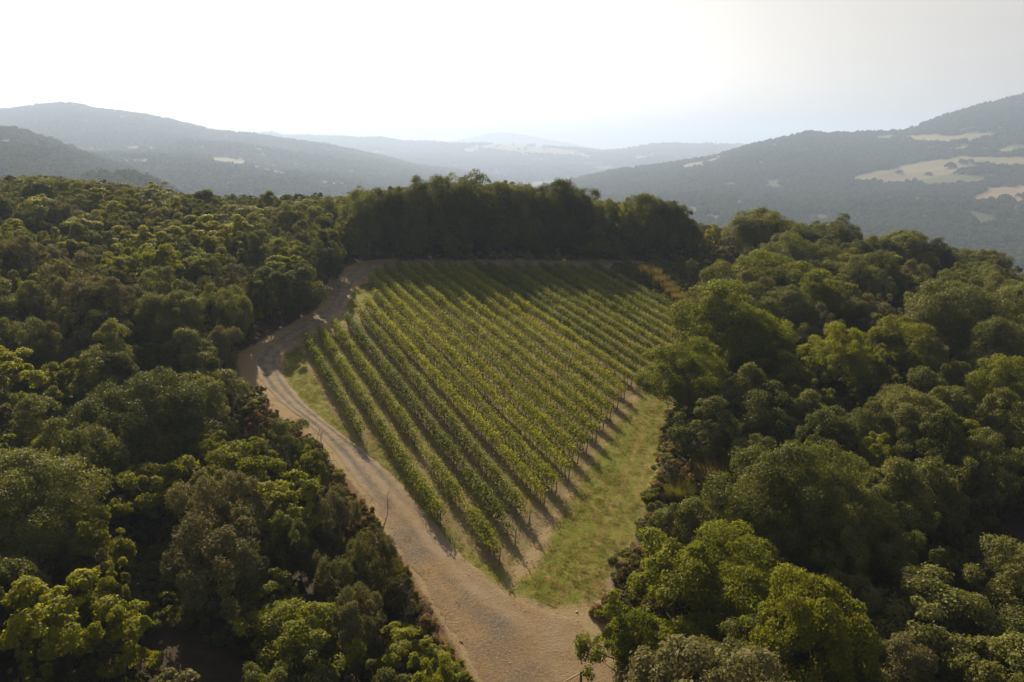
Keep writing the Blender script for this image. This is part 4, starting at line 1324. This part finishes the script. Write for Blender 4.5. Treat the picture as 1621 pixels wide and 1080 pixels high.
for px, py, wp, hp, lab in [
        (1505, 266, 15, 12, 'round dark tree alone in the big tan field across the valley'), (1523, 260, 12, 9, 'pair-like low tree right of the round one in the big tan field'),
        (1536, 258, 9, 7, 'smaller tree beside the low one in the big tan field'), (1591, 319, 18, 14, 'umbrella-shaped tree standing in the reddish ploughed field'),
        (1602, 296, 13, 9, 'round bush-like tree at the top of the reddish field'), (1620, 294, 12, 8, 'tree at the frame edge above the reddish field'),
        (1422, 275, 10, 7, 'small tree with a long shadow on the upper edge of the tan field'), (1548, 262, 14, 7, 'low thicket tree in the green end of the tan field'), (1562, 262, 14, 8, 'rounded thicket tree right of the low one, tan field end')]:
    q = on_hill(0, px, py); d = q[1]
    e = empty('field_tree', tuple(q)); w = wp / FPX * d; h = hp / FPX * d
    e.scale = (w, w, h * .85); e.rotation_euler = (0, 0, fr.uniform(0, 6))
    tag(e, lab, 'tree', 'trees in the far fields')
    link('crown', fars[int(fr.integers(5))], e); link('trunk', far_trunk_me, e)

def lattice(name, loc, h, b, label, bands, arms):
    e = empty(name, tuple(loc)); tag(e, label, 'mast')
    for cname, mt, par in (('lattice', 'red', 0), ('lattice_band', 'white', 1)):
        mb = MB(); seg = 10
        for k in range(seg):
            if bands and k % 2 != par: continue
            if not bands and par == 1: continue
            for k2 in ([k] if bands else [k]):
                z0_, z1_ = h * k2 / seg, h * (k2 + 1) / seg
                w0_, w1_ = b * (1 - .85 * z0_ / h) / 2, b * (1 - .85 * z1_ / h) / 2
                c4 = [(-1, -1), (1, -1), (1, 1), (-1, 1)]
                for q in range(4):
                    a1, a2 = c4[q], c4[(q + 1) % 4]
                    mb.tube([(a1[0] * w0_, a1[1] * w0_, z0_), (a1[0] * w1_, a1[1] * w1_, z1_)], [.16, .16], 4)
                    mb.tube([(a1[0] * w0_, a1[1] * w0_, z0_), (a2[0] * w1_, a2[1] * w1_, z1_)], [.1, .1], 4)
                    mb.tube([(a1[0] * w1_, a1[1] * w1_, z1_), (a2[0] * w1_, a2[1] * w1_, z1_)], [.1, .1], 4)
        if mb.v: link(cname, mb.mesh(cname, M[mt if bands else 'steel']), e)
    for z_, L2 in arms:
        mb = MB(); mb.box((-L2, -.5, z_), (L2, .5, z_ + .8)); link('crossarm' if not bands else 'platform', mb.mesh('arm', M['steel']), e)
q = on_hill(0, 1133, 250)
lattice('radio_mast', q - np.array([0, 0, -4]), 66, 9, 'red and white lattice mast on the spur right of the valley', True, [(32, 3.4)])
q = on_hill(0, 1131, 249)
lattice('radio_mast', q + np.array([-12, 14, 3]), 36, 5, 'shorter thin mast close left of the tall lattice mast', True, [])
q = on_hill(1, 228, 183)
lattice('pylon', q - np.array([0, 0, 1]), 34, 5, 'thin steel pylon on the left skyline', False, [(25, 7), (30, 5)])

def house(px, py, k, w, l, h, label, rot):
    q = on_hill(k, px, py); e = empty('farmhouse', (q[0], q[1], q[2] + 2.0)); e.rotation_euler = (0, 0, rot)
    tag(e, label, 'house', 'distant farm buildings')
    b = MB(); b.box((-w / 2, -l / 2, -3), (w / 2, l / 2, h))
    b.add([(-w / 2, -l / 2, h), (w / 2, -l / 2, h), (0, -l / 2, h + w * .25), (-w / 2, l / 2, h), (w / 2, l / 2, h), (0, l / 2, h + w * .25)], [(0, 1, 2, 2), (4, 3, 5, 5)])
    link('wall', b.mesh('wall', M['white']), e)
    b = MB(); o_ = .5; rh = w * .25
    b.add([(-w / 2 - o_, -l / 2 - o_, h - .1), (0, -l / 2 - o_, h + rh + .15), (0, l / 2 + o_, h + rh + .15), (-w / 2 - o_, l / 2 + o_, h - .1), (w / 2 + o_, -l / 2 - o_, h - .1), (w / 2 + o_, l / 2 + o_, h - .1)], [(0, 1, 2, 3), (1, 4, 5, 2)])
    link('roof', b.mesh('roof', M['roof']), e)
    for sx in (-.25, .25):
        b = MB(); b.box((sx * w - .5, -l / 2 - .06, h * .35), (sx * w + .5, -l / 2 + .02, h * .75)); link('window', b.mesh('window', M['glass_']), e)
house(1127, 250, 0, 9, 13, 6, 'white house just left of the mast foot', .3)
house(1138, 250, 0, 8, 9, 6, 'small white house just right of the mast foot', -.4)
house(1145, 251, 0, 8, 10, 5, 'white house farthest right of the mast', .2)
house(429, 266, 1, 9, 12, 6, 'white house above the left valley fields, first of two', .2)
house(435, 267, 1, 7, 8, 6, 'smaller white house right of the one above the left valley fields', -.3)
house(494, 292, 1, 8, 11, 6, 'white house low in the left valley fields, close above the tree tops', .4)
# pale spike on the knoll
q = on_hill(3, 155, 284)
e = empty('dead_tree', (q[0], q[1], q[2] - 1)); tag(e, 'slender white bare snag sticking up from the distant knoll on the left', 'dead tree')
b = MB(); b.tube([(0, 0, 0), (.1, 0, 5), (-.3, 0, 9), (-.5, 0, 12)], [.9, .8, .5, .2], 6); b.tube([(0, 0, 6), (.8, .1, 8.5)], [.3, .1], 4)
link('trunk', b.mesh('trunk', M['white']), e)

# ------------------------------------------------------------------ haze
x0, x1, y0, y1, z0, z1 = -9900, 9900, -330, 20900, -156, 340
hb = MB(); hb.box((x0, y0, z0), (x1, y1, z1))
hm, hnt, hout = new_mat('haze')
pv = N(hnt, 'ShaderNodeVolumePrincipled')
pv.inputs['Color'].default_value = (0.50, 0.655, 1.0, 1)
pv.inputs['Density'].default_value = 0.000175
pv.inputs['Anisotropy'].default_value = 0.3
hnt.links.new(pv.outputs[0], hout.inputs['Volume'])
tag(link('haze', hb.mesh('haze', hm)), 'thin summer haze filling the valley', None, None, 'stuff')
